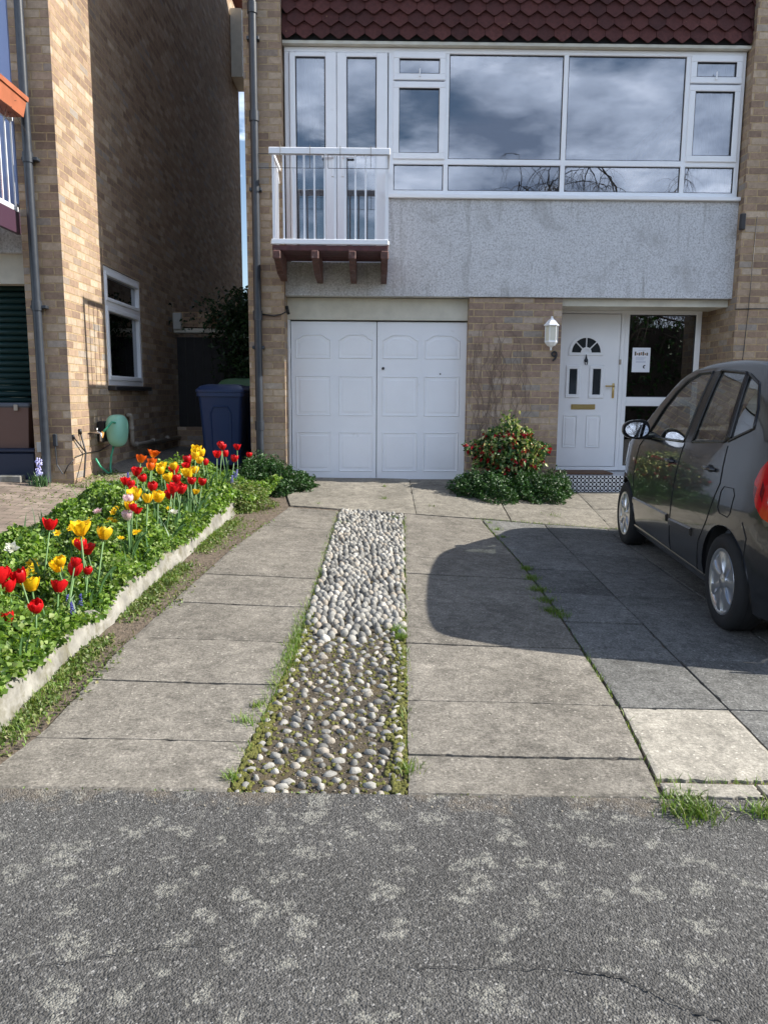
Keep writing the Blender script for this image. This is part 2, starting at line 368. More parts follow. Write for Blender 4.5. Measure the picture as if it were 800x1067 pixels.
M['grey_plastic']=simple('grey_plastic',(.42,.42,.40),.5,var=.1)
M['taupe']=simple('painted_waste_pipe',(.36,.31,.25),.55,var=.12)
M['crate']=simple('brown_crate_plastic',(.12,.065,.05),.5)
M['navy']=simple('navy_plastic',(.012,.02,.045),.5)
M['mat']=simple('coir_mat',(.13,.07,.04),.95,var=.3,vs=60,bmp=1.,bs=300)
M['gatewood']=simple('dark_stained_gate',(.012,.012,.013),.7,var=.3,vs=8)
M['paper']=simple('paper',(.82,.84,.9),.7)
M['ink']=simple('ink',(.03,.03,.05),.7);M['ink_soft']=simple('grey_print',(.45,.48,.6),.7);M['photo1']=simple('notice_photo_dark',(.12,.1,.08),.7);M['photo2']=simple('notice_photo_tan',(.4,.25,.16),.7)
M['lamp_glass']=simple('frosted_lamp_glass',(.7,.68,.58),.3)
def paint():
    m,t,b,n,l=nt('car_paint');b.inputs['Base Color'].default_value=(.060,.054,.054,1);b.inputs['Metallic'].default_value=.5;b.inputs['Roughness'].default_value=.28
    b.inputs['Coat Weight'].default_value=1.;b.inputs['Coat Roughness'].default_value=.03
    fl=noise(t,900,2,.5);l.new(ramp(t,fl,[(.3,(.014,.015,.018)),(.7,(.032,.034,.039))]),b.inputs['Base Color']);return m
M['paint']=paint()
M['gloss_black']=simple('gloss_black_trim',(.008,.008,.009),.25)
M['red_dark']=simple('dark_red_lens',(.16,.002,.004),.15,coat=1.)
M['tyre']=simple('tyre_rubber',(.014,.014,.015),.85,bmp=.2,bs=90)
M['alloy']=simple('silver_wheel',(.62,.63,.65),.28,.85)
M['chrome']=simple('mirror_chrome',(.8,.82,.85),.03,1.)
M['redlamp']=simple('red_lamp_lens',(.5,.006,.01),.12,coat=1.)
M['clearlamp']=simple('clear_lamp_lens',(.7,.7,.72),.1,.3,coat=1.)
M['amber']=simple('indicator_lens',(.75,.55,.4),.15,coat=1.)
M['seat']=simple('car_seat_fabric',(.045,.05,.06),.9)
M['plate']=simple('yellow_plate',(.75,.6,.05),.4)
def mosaic():
    m,t,b,n,l=nt('patterned_step_tile');uv=N(t,'ShaderNodeUVMap')
    sp=N(t,'ShaderNodeSeparateXYZ');l.new(uv.outputs[0],sp.inputs[0])
    def cell(o,s,off): 
        return mth(t,'SUBTRACT',mth(t,'FRACT',mth(t,'MULTIPLY_ADD',o,s).node.outputs[0]) if False else mth(t,'FRACT',mth(t,'ADD',mth(t,'MULTIPLY',o,s),off)),.5)
    def pat(s,off):
        x=cell(sp.outputs['X'],s,off);z=cell(sp.outputs['Y'],s,off)
        ang=mth(t,'ARCTAN2',z,x);r=mth(t,'SQRT',mth(t,'ADD',mth(t,'MULTIPLY',x,x),mth(t,'MULTIPLY',z,z)))
        rad=mth(t,'ADD',mth(t,'MULTIPLY',mth(t,'COSINE',mth(t,'MULTIPLY',ang,4.)),.16),.27)
        a=mth(t,'LESS_THAN',r,rad);c=mth(t,'LESS_THAN',r,.07)
        return mth(t,'SUBTRACT',a,c)
    p=mth(t,'MAXIMUM',pat(11.,0.),pat(11.,.5))
    l.new(mix(t,(.66,.67,.69),(.015,.015,.02),p),b.inputs['Base Color']);b.inputs['Roughness'].default_value=.25;return m
M['mosaic']=mosaic()
def blockpave():
    m,t,b,n,l=nt('block_paving');uv=N(t,'ShaderNodeUVMap')
    k=N(t,'ShaderNodeTexBrick')
    for a,v in (('Scale',1.),('Mortar Size',.004),('Mortar Smooth',.3),('Bias',0.),('Brick Width',.2),('Row Height',.1)):k.inputs[a].default_value=v
    k.inputs['Color1'].default_value=(.19,.145,.115,1);k.inputs['Color2'].default_value=(.27,.215,.175,1);k.inputs['Mortar'].default_value=(.07,.075,.04,1);l.new(uv.outputs[0],k.inputs['Vector'])
    c=mix(t,k.outputs['Color'],ramp(t,noise(t,6,6,.7),[(.3,.6),(.7,1.25)]),1.,'MULTIPLY')
    c=mix(t,c,(.09,.13,.03),ramp(t,noise(t,5,6,.75),[(.6,0),(.7,.6)]))
    l.new(c,b.inputs['Base Color']);b.inputs['Roughness'].default_value=.9;bump(t,b,mth(t,'MULTIPLY',k.outputs['Fac'],-1.),.6,.006);return m
M['block']=blockpave()
# ------------------------------------------------------------------ ground
def sheet(name,xf0,xf1,ys,nx,mat,dz=0.,thick=.0,kind='structure'):
    b=MB();V=[]
    for y in ys:
        a,c=xf0(y),xf1(y)
        V+= [(a+(c-a)*i/nx,y,gz(a+(c-a)*i/nx,y)+dz) for i in range(nx+1)]
    fs=[(j*(nx+1)+i,j*(nx+1)+i+1,(j+1)*(nx+1)+i+1,(j+1)*(nx+1)+i) for j in range(len(ys)-1) for i in range(nx)]
    b.add(V,fs);o=b.build(name,mat,smooth=True,fixn=False);
    if kind:o['kind']=kind
    return o
def lin(pts):
    def f(y):
        if y<=pts[0][0]:return pts[0][1]
        for (a,b),(c,d) in zip(pts,pts[1:]):
            if y<=c:return b+(d-b)*(y-a)/(c-a)
        return pts[-1][1]
    return f
fr=lambda a,b,n:[a+(b-a)*i/n for i in range(n+1)]
sheet('ground',lambda y:-400,lambda y:400,[-400,-60,-20]+fr(-9.5,14,60)+[30,80,400],2,M['soil'],-.30)
# near ground: fine grid under drive, beds and passage
sheet('yard_ground',lambda y:-9,lambda y:9,fr(2.3,16,110),70,M['soil'],-.016)
sheet('road',lambda y:-30,lambda y:30,[-8,-6,-4]+fr(-3,2.30,30)+[2.40,2.46,2.462+.0],150,M['asphalt'],0.0)
cobL=lin([(2.4,-.505),(3.7,-.40),(7.35,-.335)]);cobR=lin([(2.4,.12),(7.35,.30)])
drvL=lin([(2.4,-1.39),(2.9,-1.29),(3.7,-1.265),(5.75,-1.06),(7.35,-.82)]);drvR=lin([(2.4,1.0),(3.2,1.085),(4.5,1.125),(5.7,1.13),(7.4,1.06)])
def slabs(name,xa,xb,joints,mats,ncol=1,colx=None,gap=.002,mi=None,top=.0,skip=None):
    b=MB();k=0
    for j,(y0,y1) in enumerate(zip(joints,joints[1:])):
        xs=[xa]+(colx or [])+[xb]
        for c in range(len(xs)-1):
            if skip and skip(j,c): continue
            n=14;m=30;V=[];jit=random.uniform(-.003,.003);tilt=random.uniform(-.004,.004)
            xa_,xb_=xs[c],xs[c+1]
            for q in range(n+1):
                y=y0+gap+(y1-y0-2*gap)*q/n
                for p in range(m+1):
                    a=xa_(y)+gap;d=xb_(y)-gap;x=a+(d-a)*p/m;jx=jy=jz=0
                    if p in (0,m): jx=(1 if p==0 else -1)*max(0,random.gauss(0,.002)+ (random.random()<.02)*.009)
                    if j==0 and q==0: jy=abs(random.gauss(0,.006))+.004*math.sin(x*9)+.004;jz=-.004
                    elif q in (0,n): jy=(1 if q==0 else -1)*max(0,random.gauss(0,.002)+ (random.random()<.02)*.009)
                    if p in (0,m) or q in (0,n): jz=-.003
                    V.append((x+jx,y+jy,gz(x,y)+top+jit+jz+tilt*(q/n-.5)+.0015*math.sin(x*7+y*5)))
            fs=[(q*(m+1)+p,q*(m+1)+p+1,(q+1)*(m+1)+p+1,(q+1)*(m+1)+p) for q in range(n) for p in range(m)]
            rim=[p for p in range(m+1)]+[(q+1)*(m+1)+m for q in range(n)]+[n*(m+1)+p for p in range(m-1,-1,-1)]+[q*(m+1) for q in range(n-1,0,-1)]
            o=len(V)
            V+=[(V[i][0],V[i][1],V[i][2]-.03) for i in rim];L=len(rim)
            fs+=[(rim[i],o+i,o+(i+1)%L,rim[(i+1)%L]) for i in range(L)]
            b.add(V,fs,mi(j,c) if mi else 0)
    o=b.build(name,mats,fixn=True);o['kind']='structure';return o
slabs('driveway',drvL,cobL,[2.452,2.82,3.34,3.86,4.44,5.03,5.74,6.53,7.36],M['conc'])
slabs('driveway',cobR,drvR,[2.452,2.74,3.22,3.92,4.66,5.30,5.76,6.55,7.42],M['conc'])
# apron in front of garage and path to the door
apL=lin([(7.36,-.80),(8.2,-.95),(9.05,-.96)])
slabs('garage_apron',apL,lambda y:1.35,[7.425,8.55,9.2],M['conc_pale'],colx=[lambda y:.42],top=.004)
slabs('door_path',lambda y:1.36,lambda y:4.1,[7.43,8.1,8.80],M['conc_pale'],colx=[lambda y:2.35,lambda y:3.2],top=.003)
c1=lin([(2.4,1.01),(3.2,1.095),(4.5,1.135),(5.7,1.14),(7.4,1.07)]);c2=lambda y:1.545+.026*(y-2.5);rows=[2.59,3.20,3.80,4.38,4.98,5.62,6.22,6.82,7.42]
colsx=[lambda y,k=k:1.555+.026*(y-2.5)+.62*k for k in range(5)]
slabs('paving',c1,lambda y:6.,rows,[M['slab'],M['cream_slab']],colx=[c for c in colsx]+[lambda y:5.0],mi=lambda j,c:1 if (j==0 and c==0) else 0,gap=.0045)
slabs('paving_edge',c1,lambda y:6.,[2.475,2.575],[M['cream_slab'],M['slab']],colx=[lambda y:1.38,lambda y:1.85,lambda y:2.5],mi=lambda j,c:0 if c<2 else 1,gap=.006)
# neighbour's block paving
bedL=lin([(2.0,-2.75),(4.97,-2.52),(6.5,-2.42),(7.35,-2.40),(8.6,-2.3)])
sheet('block_paved_drive',lambda y:-9,lambda y:bedL(y)+.02,fr(2.47,8.2,60),20,M['block'],.0)
sheet('side_passage',lambda y:-2.96,lambda y:-1.3,fr(8.2,16,30),4,M['conc'],.0)
sheet('verge_far',lambda y:-60,lambda y:60,fr(-20,-8,4),2,M['soil'],.05)
# cobbles
sheet('cobble_bed',lambda y:cobL(y)-.01,lambda y:cobR(y)+.01,fr(2.43,7.42,60),6,M['mortar_bed'],-.012)
bmI=bmesh.new();bmesh.ops.create_icosphere(bmI,subdivisions=2,radius=1)
IV=np.array([v.co[:] for v in bmI.verts]);IF=np.array([[v.index for v in f.verts] for f in bmI.faces]);bmI.free()
def npmesh(name,V,Fc,mats,mi=None,parent=None,smooth=False,loc=None):
    me=bpy.data.meshes.new(name);w=ORG[parent.name] if parent else Vector(loc or (0,0,0))
    V=np.asarray(V,dtype=np.float32)-np.array(w,dtype=np.float32);Fc=np.asarray(Fc,dtype=np.int32);k=Fc.shape[1];nf=len(Fc)
    me.vertices.add(len(V));me.vertices.foreach_set('co',V.ravel());me.loops.add(nf*k);me.loops.foreach_set('vertex_index',Fc.ravel())
    me.polygons.add(nf);me.polygons.foreach_set('loop_start',np.arange(nf,dtype=np.int32)*k);me.polygons.foreach_set('loop_total',np.full(nf,k,dtype=np.int32))
    if smooth:me.polygons.foreach_set('use_smooth',np.ones(nf,dtype=bool))
    for m in (mats if isinstance(mats,(list,tuple)) else [mats]):me.materials.append(m)
    if mi is not None:me.polygons.foreach_set('material_index',np.asarray(mi,dtype=np.int32))
    me.update(calc_edges=True);me.validate()
    o=bpy.data.objects.new(name,me);col.objects.link(o);ORG[o.name]=Vector(w)
    if parent:o.parent=parent
    else:o.location=w
    return o
pv=[];pf=[];cnt=0
cells={};cand=[]
for k in range(90000):
    y=random.uniform(2.46,7.40);a,c=cobL(y),cobR(y);cand.append((random.uniform(a+.018,c-.018),y))
def bound(y): return 3.86+.10*math.sin(y*0+0)
acc=[]
for x,y in cand:
    yb=3.84+.09*math.sin(x*11)+.05*math.sin(x*31)
    t_=max(0,min(1,(y-yb)/.35));d=.050+.013*(1-t_)*(1 if random.random()<.9 else .7);d*=1. if t_<.3 else (.80+.16*random.random())
    gx,gy=int(x/.06),int(y/.06);ok=True
    for ix in (gx-2,gx-1,gx,gx+1,gx+2):
        for iy in (gy-2,gy-1,gy,gy+1,gy+2):
            for (u,v,e) in cells.get((ix,iy),()):
                if ((u-x)*(1.12 if t_>.5 else 1.05))**2+((v-y)*(.93 if t_>.5 else 1.65))**2<(.5*(d+e))**2: ok=False;break
            if not ok:break
        if not ok:break
    if not ok:continue
    cells.setdefault((gx,gy),[]).append((x,y,d));acc.append((x,y,d,t_))
for x,y,d,t_ in acc:
    s_=random.uniform(.85,1.15)
    if t_>.5: rx=d*.50*s_;ry=d*.56*s_;rz=.030
    else: rx=random.uniform(.012,.027);ry=random.uniform(.010,.019);rz=random.uniform(.016,.022)
    th=random.gauss(0,.45);nrm_=IV*np.array([rx,ry,rz])
    ph=rng.random(4)*6.28
    q=nrm_*(1+.10*np.clip(np.sin(IV[:,[0]]*ph[3]+IV[:,[2]]*3+ph[1]),-.3,1)+.15*np.sin(IV[:,[0]]*2.6+ph[0])*np.cos(IV[:,[1]]*3.1+ph[1])+.07*np.sin(IV[:,[2]]*4+IV[:,[0]]*5+ph[2]))
    q=np.stack([q[:,0]*math.cos(th)-q[:,1]*math.sin(th),q[:,0]*math.sin(th)+q[:,1]*math.cos(th),q[:,2]],1)
    q+=np.array([x,y,gz(x,y)+(-.008 if t_>.5 else -.0155)+random.uniform(-.004,.004)])
    pv.append(q);pf.append(IF+cnt);cnt+=len(IV)
o=npmesh('cobbled_path',np.concatenate(pv),np.concatenate(pf),M['pebble'],smooth=True);o['kind']='structure'
# ------------------------------------------------------------------ leaves helper
def leafcloud(name,pts,size,mat,parent=None,up=.5,aspect=.55,fold=.25,kind=None,nrm=None,lobes=1,loc=None):
    pts=np.asarray(pts);n=len(pts)
    if lobes>1:
        pts=np.repeat(pts,lobes,0);n=len(pts)
    d=rng.normal(size=(n,3));d[:,2]=np.abs(d[:,2])*up+up*.3;d/=np.linalg.norm(d,axis=1)[:,None]      # leaf normal
    a=rng.normal(size=(n,3));a-=d*(a*d).sum(1)[:,None];a/=np.linalg.norm(a,axis=1)[:,None];b=np.cross(d,a)
    s=(size*rng.uniform(.6,1.35,size=n))[:,None]
    p0=pts;p1=pts+a*s*.5+b*s*aspect*.5+d*s*fold*.4;p2=pts+a*s;p3=pts+a*s*.5-b*s*aspect*.5+d*s*fold*.4
    p2=p2-np.array([0,0,1])*s*.15
    V=np.stack([p0,p1,p2,p3],1).reshape(-1,3);base=np.arange(n)[:,None]*4
    Fc=np.concatenate([base+np.array([[0,1,2]]),base+np.array([[0,2,3]])],0)
    o=npmesh(name,V,Fc,mat,parent=parent,loc=loc)
    if kind:o['kind']=kind
    return o
def blades(name,pts,h,w,mat,kind=None,lean=.35,parent=None):
    pts=np.asarray(pts);n=len(pts);th=rng.uniform(0,2*PI,n);hh=h*rng.uniform(.5,1.3,n)
    dx=np.stack([np.cos(th),np.sin(th),0*th],1);px=np.stack([-np.sin(th),np.cos(th),0*th],1)
    ln=rng.uniform(.05,lean,n)[:,None]*hh[:,None]*2;up=np.stack([0*th,0*th,hh],1);W=w*rng.uniform(.6,1.3,n)[:,None]
    r=[pts+px*W,pts-px*W,pts+up*.6+dx*ln*.35+px*W*.8,pts+up*.6+dx*ln*.35-px*W*.8,pts+up+dx*ln]
    V=np.stack(r,1).reshape(-1,3);b=np.arange(n)[:,None]*5
    Fc=np.concatenate([b+np.array([[0,1,3]]),b+np.array([[0,3,2]]),b+np.array([[2,3,4]])],0)
    o=npmesh(name,V,Fc,mat,parent=parent)
    if kind:o['kind']=kind
    return o
# ------------------------------------------------------------------ flower bed
edge=lin([(2.0,-1.50),(2.85,-1.475),(3.5,-1.47),(4.44,-1.42),(5.4,-1.36),(6.95,-1.26)])
eb=MB();ys=fr(1.9,6.98,70);V=[]
for i,yy in enumerate(ys):
    x=edge(yy)+.008*math.sin(yy*5)+.004*math.sin(yy*17);g=gz(x,yy)
    hh=.112+.008*math.sin(yy*7)+.005*math.sin(yy*19)-(.045 if 3.98<yy<4.10 or 5.2<yy<5.26 else 0)-(.02 if random.random()<.05 else 0); t_=.006*math.sin(yy*13)
    for dx,dz in ((.012,-.03),(.006,.02),(0,hh*.5),(-.006,hh-.012),(-.022,hh),(-.085+t_,hh-.004),(-.10,hh-.02),(-.105,-.03)):
        V.append((x+dx+random.uniform(-.0012,.0012),yy,g+dz+random.uniform(-.0012,.0012)))
m=8;fs=[(j*m+i,j*m+i+1,(j+1)*m+i+1,(j+1)*m+i) for j in range(len(ys)-1) for i in range(m-1)]+[tuple(range(m)),tuple((len(ys)-1)*m+i for i in range(m))]
eb.add(V,fs);tag(eb.build('bed_edging',M['kerbwhite']),'low crumbling whitewashed concrete edging along the tulip bed','edging')
def bedh(x,y):   # height of foliage canopy
    e=min(1,max(0,(edge(y)-.02-x)/.22));l=min(1,max(0,(x-bedL(y))/.25));
    k=.20+.06*math.sin(x*5+y*3.1)+.05*math.sin(y*7.7-x*4)+.045*math.sin(x*13+y*9)
    return max(.03,k*(.45+.55*e)*(.35+.65*l))
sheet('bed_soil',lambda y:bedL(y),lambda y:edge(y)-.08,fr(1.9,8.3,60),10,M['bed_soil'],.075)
pts=[]
for _ in range(38000):
    y=random.uniform(1.9,7.9);a=bedL(y);b=edge(y)+(.015 if random.random()<.75 else -.08);
    if y>6.95:b=edge(6.95)+.12+ (y-6.95)*.2
    x=random.uniform(a-.04,b);h=bedh(x,y)
    pts.append((x,y,gz(x,y)+.06+h*(1-abs(random.gauss(0,.25)))))
leafcloud('bed_foliage',pts,.030,M['leaf'],up=.9,aspect=.8,kind='stuff',lobes=3)
pts=[]
for _ in range(1700):
    y=random.uniform(1.9,7.6);x=random.uniform(bedL(y)+.0,edge(y)-.03);pts.append((x,y,gz(x,y)+.07))
blades('bed_blades',pts,.17,.006,M['leaf_tulip'],kind='stuff',lean=.5)
# weeds between edging and drive
pts=[];p2=[]
for _ in range(13000):
    y=random.uniform(2.35,7.4);a=edge(y)+.01;b=drvL(y)+.05+.03*math.sin(y*6);w=random.random()
    dens=.5+.5*math.sin(y*4.3)+.3*math.sin(y*9)
    if random.random()>dens+.1*math.sin(y*17)+.25:continue
    x=a+(b-a)*abs(random.gauss(0,.36));
    if x>b:continue
    z=gz(x,y)+random.uniform(0,.03)*(1 if x<a+.12 else .4);(pts if random.random()<.7 else p2).append((x,y,z-.03 if x<drvL(y)-.01 else z))
leafcloud('edge_weeds',pts,.019,M['weed'],up=.9,aspect=.7,kind='stuff',lobes=2)
blades('edge_grass',p2,.03,.002,M['grass'],kind='stuff',lean=.6)
# grass and moss in the joints
def tuft(cx,cy,r,n,h=.05): return [(x,y,gz(x,y)-.01) for x,y in [(cx+random.gauss(0,r),cy+random.gauss(0,r*.8)) for _ in range(n)]]
pts=[]
for px,py,n,r in [(548,593,150,.025),(554,603,170,.025),(561,615,200,.03),(568,626,220,.03),(576,637,240,.035),(584,642,120,.03),(518,552,60,.02),(524,560,60,.02)]:
    g=G(px,py);pts+=tuft(g[0],g[1],r,n)
for k in range(16):
    y=2.6+.3*k
    for _ in range(random.randint(5,40)): 
        yy=y+random.uniform(-.18,.18);x=drvR(yy)+.006+random.gauss(0,.006);pts.append((x,yy,gz(x,yy)-.02))
g=G(725,852);pts2=tuft(g[0],g[1]+.03,.05,420)
g=G(798,852);pts2+=tuft(g[0],g[1]+.02,.03,150)
for px,py,n,r in [(416,657,170,.022),(418,664,120,.02),(424,800,90,.03),(258,752,60,.02),(412,540,50,.03),(400,520,60,.02),(355,545,50,.03),(268,735,50,.015),(400,507,40,.015),(510,545,40,.02),(450,528,30,.02),(575,537,60,.05),(332,525,30,.02),(700,835,60,.02),(240,810,60,.02)]:
    g=G(px,py);pts+=tuft(g[0],g[1],r,n)
for _ in range(900):
    yy=random.gauss(3.75,.33);x=cobL(yy)+random.gauss(-.012,.022);pts.append((x,yy,gz(x,yy)-.008))
for _ in range(900):
    yy=random.uniform(2.5,7.3);x=(cobL(yy)+random.gauss(0,.012)) if random.random()<.6 else cobR(yy)+random.gauss(0,.012)
    pts.append((x,yy,gz(x,yy)-.01))
for xx in fr(1.0,3.0,60):
    for _ in range(6): pts.append((xx+random.uniform(-.03,.03),7.425+random.gauss(0,.01),gz(xx,7.42)-.015))
for xx in fr(1.05,3.0,50):
    for _ in range(7): pts.append((xx+random.uniform(-.03,.03),2.582+random.gauss(0,.006),gz(xx,2.6)-.02))
blades('joint_grass',pts,.035,.0018,M['grass'],kind='stuff',lean=.6)
blades('grass_tuft',pts2,.048,.0022,M['grass'],kind='stuff',lean=.8)
# moss: small lumpy mounds between the lower pebbles
mv=[];mf=[];cnt=0
for _ in range(2300):
    y=random.uniform(2.45,4.35) if random.random()<.92 else random.uniform(2.45,7.3)
    u=random.random()*1.6;a,c=cobL(y),cobR(y)
    x=a+abs(random.gauss(0,.035)) if u<.42 else (c-abs(random.gauss(0,.04)) if u<.85 else random.uniform(a,c))
    r=random.uniform(.003,.012);q=IV*np.array([r,r*random.uniform(.7,1.8),.006])*(1+.3*rng.random((len(IV),1)))*(1 if u<.85 else .75);q+=np.array([x,y,gz(x,y)-(.008 if u<.85 else .012)]);mv.append(q);mf.append(IF+cnt);cnt+=len(IV)
npmesh('moss',np.concatenate(mv),np.concatenate(mf),M['moss'])['kind']='stuff'
# grit washed between the stones
ic=bmesh.new();bmesh.ops.create_icosphere(ic,subdivisions=1,radius=1);V1=np.array([v.co[:] for v in ic.verts]);F1=np.array([[v.index for v in f.verts] for f in ic.faces]);ic.free()
gv=[];gf=[]
for k in range(2600):
    y=random.uniform(2.43,4.2);x=random.uniform(cobL(y),cobR(y));r=random.uniform(.0015,.005)
    gv.append(V1*np.array([r*random.uniform(.8,1.5),r,r*.7])+np.array([x,y,gz(x,y)-.011]));gf.append(F1+k*len(V1))
npmesh('grit',np.concatenate(gv),np.concatenate(gf),simple('grit',(.16,.14,.11),.9,island=.6))['kind']='stuff'
gv=[];gf=[]
for k in range(2600):
    x=random.uniform(-1.6,3.2);y=2.447+random.gauss(0,.022);r=random.uniform(.0015,.0055)
    if x>1.05: y-=.03*min(1,(x-1.05)*6)*random.random()
    gv.append(V1*np.array([r*random.uniform(.8,1.5),r,r*.7])+np.array([x,y,gz(x,min(y,2.455))+.001]));gf.append(F1+k*len(V1))
npmesh('grit',np.concatenate(gv),np.concatenate(gf),simple('pale_grit',(.21,.19,.155),.9,island=.6))['kind']='stuff'
pp_=[(x,y,gz(x,y)-.004) for x,y in [(random.choice([-1.2,-.95,-.62,.3,.75,1.0,-.2,-.4,.02])+random.gauss(0,.05),2.452+random.gauss(0,.008)) for _ in range(520)]]
leafcloud('edge_weeds',pp_,.012,M['weed'],up=.9,kind='stuff',lobes=2)
# crack in the asphalt
def crack(pp,w):
    L=[];q=[]
    for (a,b) in zip(pp,pp[1:]):
        for i in range(14):
            t=i/14;x=a[0]+(b[0]-a[0])*t+random.uniform(-.007,.007);y=a[1]+(b[1]-a[1])*t+random.uniform(-.006,.006);q.append((x,y,random.uniform(.3,1.2)*w))
    V=[];
    for x,y,ww in q: V+=[(x,y-ww,gz(x,y)+.005),(x,y+ww,gz(x,y)+.005)]
    return V,[(2*i,2*i+2,2*i+3,2*i+1) for i in range(len(q)-1)]
b=MB()
A=[G(*p)[:2] for p in [(590,1012),(640,1018),(665,1028),(700,1048),(745,1062),(790,1085)]];b.add(*crack(A,.0032))
A=[G(*p)[:2] for p in [(430,1010),(500,1012),(590,1012)]];b.add(*crack(A,.0014))
A=[G(*p)[:2] for p in [(0,1021),(30,1010),(100,1000),(160,990),(240,985)]];b.add(*crack(A,.0013))
o=b.build('road_crack',M['dark_gap'],fixn=False);o['kind']='structure'
# ------------------------------------------------------------------ tulips
def tulip_proto(kind,mat,hs=1.,open_=0.):
    t=thing('tulip','x','tulip');h=.41
    s=MB();bend=.02;s.tube([(0,0,-.10),(bend*.3,0,h*.4),(bend,0,h)],.0042,6).build('stem',M['stem'],t,smooth=True,uv=False)
    # petals: six curved shells in two whorls
    V=[];Fs=[];c=0
    for w in range(2):
        for k in range(3):
            a0=2*PI*(k/3+w/6)+random.uniform(-.12,.12);nu,nv=6,8;pr=random.uniform(.88,1.14);pz=random.uniform(.9,1.06);pc_=random.uniform(-.002,.004)
            for j in range(nv+1):
                v=j/nv;z=.066*hs*pz*v**.9;rr=(.031+.003*w)*hs*(math.sin(PI*min(1,.12+v*.62))**.7)+open_*.03*v*v+pc_*v;rr*=1+(pr-1)*v
                half=.74*math.sin(PI*(.10+.80*v))**.5
                if v>.98: half*=.75
                for i in range(nu+1):
                    u=(i/nu-.5)*2;a=a0+u*half*1.1;r=rr*(1-.05*u*u*(1-w))+.0018*math.cos(u*7)*v
                    V.append((bend+r*math.cos(a),r*math.sin(a),h+z-(.010*u*u if v>.9 else .002*u*u)*hs))
            for j in range(nv):
                for i in range(nu):
                    q=c+j*(nu+1)+i;Fs.append((q,q+1,q+nu+2,q+nu+1))
            c=len(V)
    m_=MB();m_.add(V,Fs);m_.build('flower',mat,t,smooth=True,uv=False,fixn=False)
    for k in range(3):
        a=2*PI*k/3+.5+kind;V=[];L=.24+.05*k;n=8
        for j in range(n+1):
            v=j/n;w=.016*math.sin(PI*min(.98,.1+v*.9))**.8;r=.01+.11*v**1.6;z=-.08+L*math.sin(v*1.45)
            dx,dy=math.cos(a),math.sin(a)
            V+=[(dx*r-dy*w,dy*r+dx*w,z+.006),(dx*(r+.006),dy*(r+.006),z-.004),(dx*r+dy*w,dy*r-dx*w,z+.006)]
        Fs=[]
        for j in range(n): Fs+=[(3*j,3*j+1,3*j+4,3*j+3),(3*j+1,3*j+2,3*j+5,3*j+4)]
        q=MB();q.add(V,Fs);q.build('leaf',M['leaf_tulip'],t,smooth=True,uv=False,fixn=False)
    return t
used=set();protos={};tcount=[0]
def place_tulip(kindkey,px,py,hh,label,group,scale=1.):
    mat,hs,op={'red':(M['p_red'],.98,.05),'yellow':(M['p_yellow'],1.0,.12),'orange':(M['p_orange'],.95,.5),'pink':(M['p_pink'],.9,.1),'bud':(M['p_red'],.72,0),'openred':(M['p_red'],1.05,1.)}[kindkey]
    tcount[0]+=1
    if kindkey in ('red','yellow','orange'):
        if tcount[0]%3==1: kindkey+='_open';op=op+.40;hs*=.98
        elif tcount[0]%3==2: kindkey+='_closed';op=0.;hs*=.9
    if kindkey not in protos: protos[kindkey]=tulip_proto(len(protos),mat,hs,op)
    p=protos[kindkey];o=p if kindkey not in used else copy_tree(p);used.add(kindkey)
    hh+=.05;g=G(px,py,hh)
    while hh>.12 and g[0]>edge(min(g[1],6.9))-.13: hh-=.015;g=G(px,py,hh)
    s=scale*random.uniform(.95,1.08)
    z=g[2]-(.445)*s
    o.location=(g[0],g[1],z);o.rotation_euler=(random.uniform(-.22,.22),random.uniform(-.22,.22),random.uniform(0,6.28));o.scale=(s,s,s)
    tag(o,label,'tulip',group)
N1=lambda x,y:(x/5.714,520+y/5.714)
N2=lambda x,y:(100+x/4.444,420+y/4.444)
for x,y in [(40,455),(8,450),(30,535)]: place_tulip('red',*N1(x,y),.40,'large open red tulip at the near left corner of the bed beside the edging','red tulips at the near corner',1.12)
for x,y in [(140,512),(178,592)]: place_tulip('red',*N1(x,y),.36,'rounded red tulip low at the near end, right of the big open ones','low near red tulips')
place_tulip('bud',*N1(130,650),.32,'closed dark red tulip bud, lowest of the red ones at the near end','small red buds near the edging')
place_tulip('bud',*N1(172,698),.27,'small coral red tulip bud closest to the whitewashed edging','small red buds near the edging',.75)
for x,y in [(255,408),(318,420)]: place_tulip('red',*N1(x,y),.40,'red tulip in the pair beside the small yellow narcissi','pair of red tulips by the narcissi',1.05)
place_tulip('red',*N1(285,530),.36,'red tulip half hidden right behind a low yellow tulip','red tulip behind yellow')
place_tulip('red',*N1(348,362),.42,'smaller red tulip left of the twin yellow tulips','red left of twin yellows',.85)
place_tulip('bud',*N1(465,422),.36,'coral red tulip bud directly below the twin yellow tulips','coral bud below yellows',1.)
place_tulip('red',*N1(215,150),.50,'tall lone red tulip leaning over the block paving','lone red tulip')
place_tulip('red',*N1(527,262),.40,'red tulip tucked behind the yellow ones in the middle of the bed','mid red tulips')
place_tulip('openred',*N1(588,285),.37,'wide open red tulip with splayed petals in the middle of the bed','splayed red tulip',.8)
place_tulip('yellow',*N1(250,508),.38,'low yellow tulip at the near end in front of the red pair','near yellow tulip')
for x,y in [(478,352),(408,357)]: place_tulip('yellow',*N1(x,y),.42,'yellow tulip of the twin pair in the near half of the bed','twin yellow tulips',1.08 if x>450 else .85)
for x,y in [(498,160),(515,200)]: place_tulip('yellow',*N1(x,y),.46,'large golden tulip of the stacked pair in the middle of the bed','stacked golden tulips',1.15)
place_tulip('yellow',*N1(568,238),.42,'yellow tulip touching the splayed red one','yellow above splayed red')
place_tulip('pink',*N1(770,85),.40,'pale pink tulip under a red and yellow one in the mid bed','pale pink tulips')
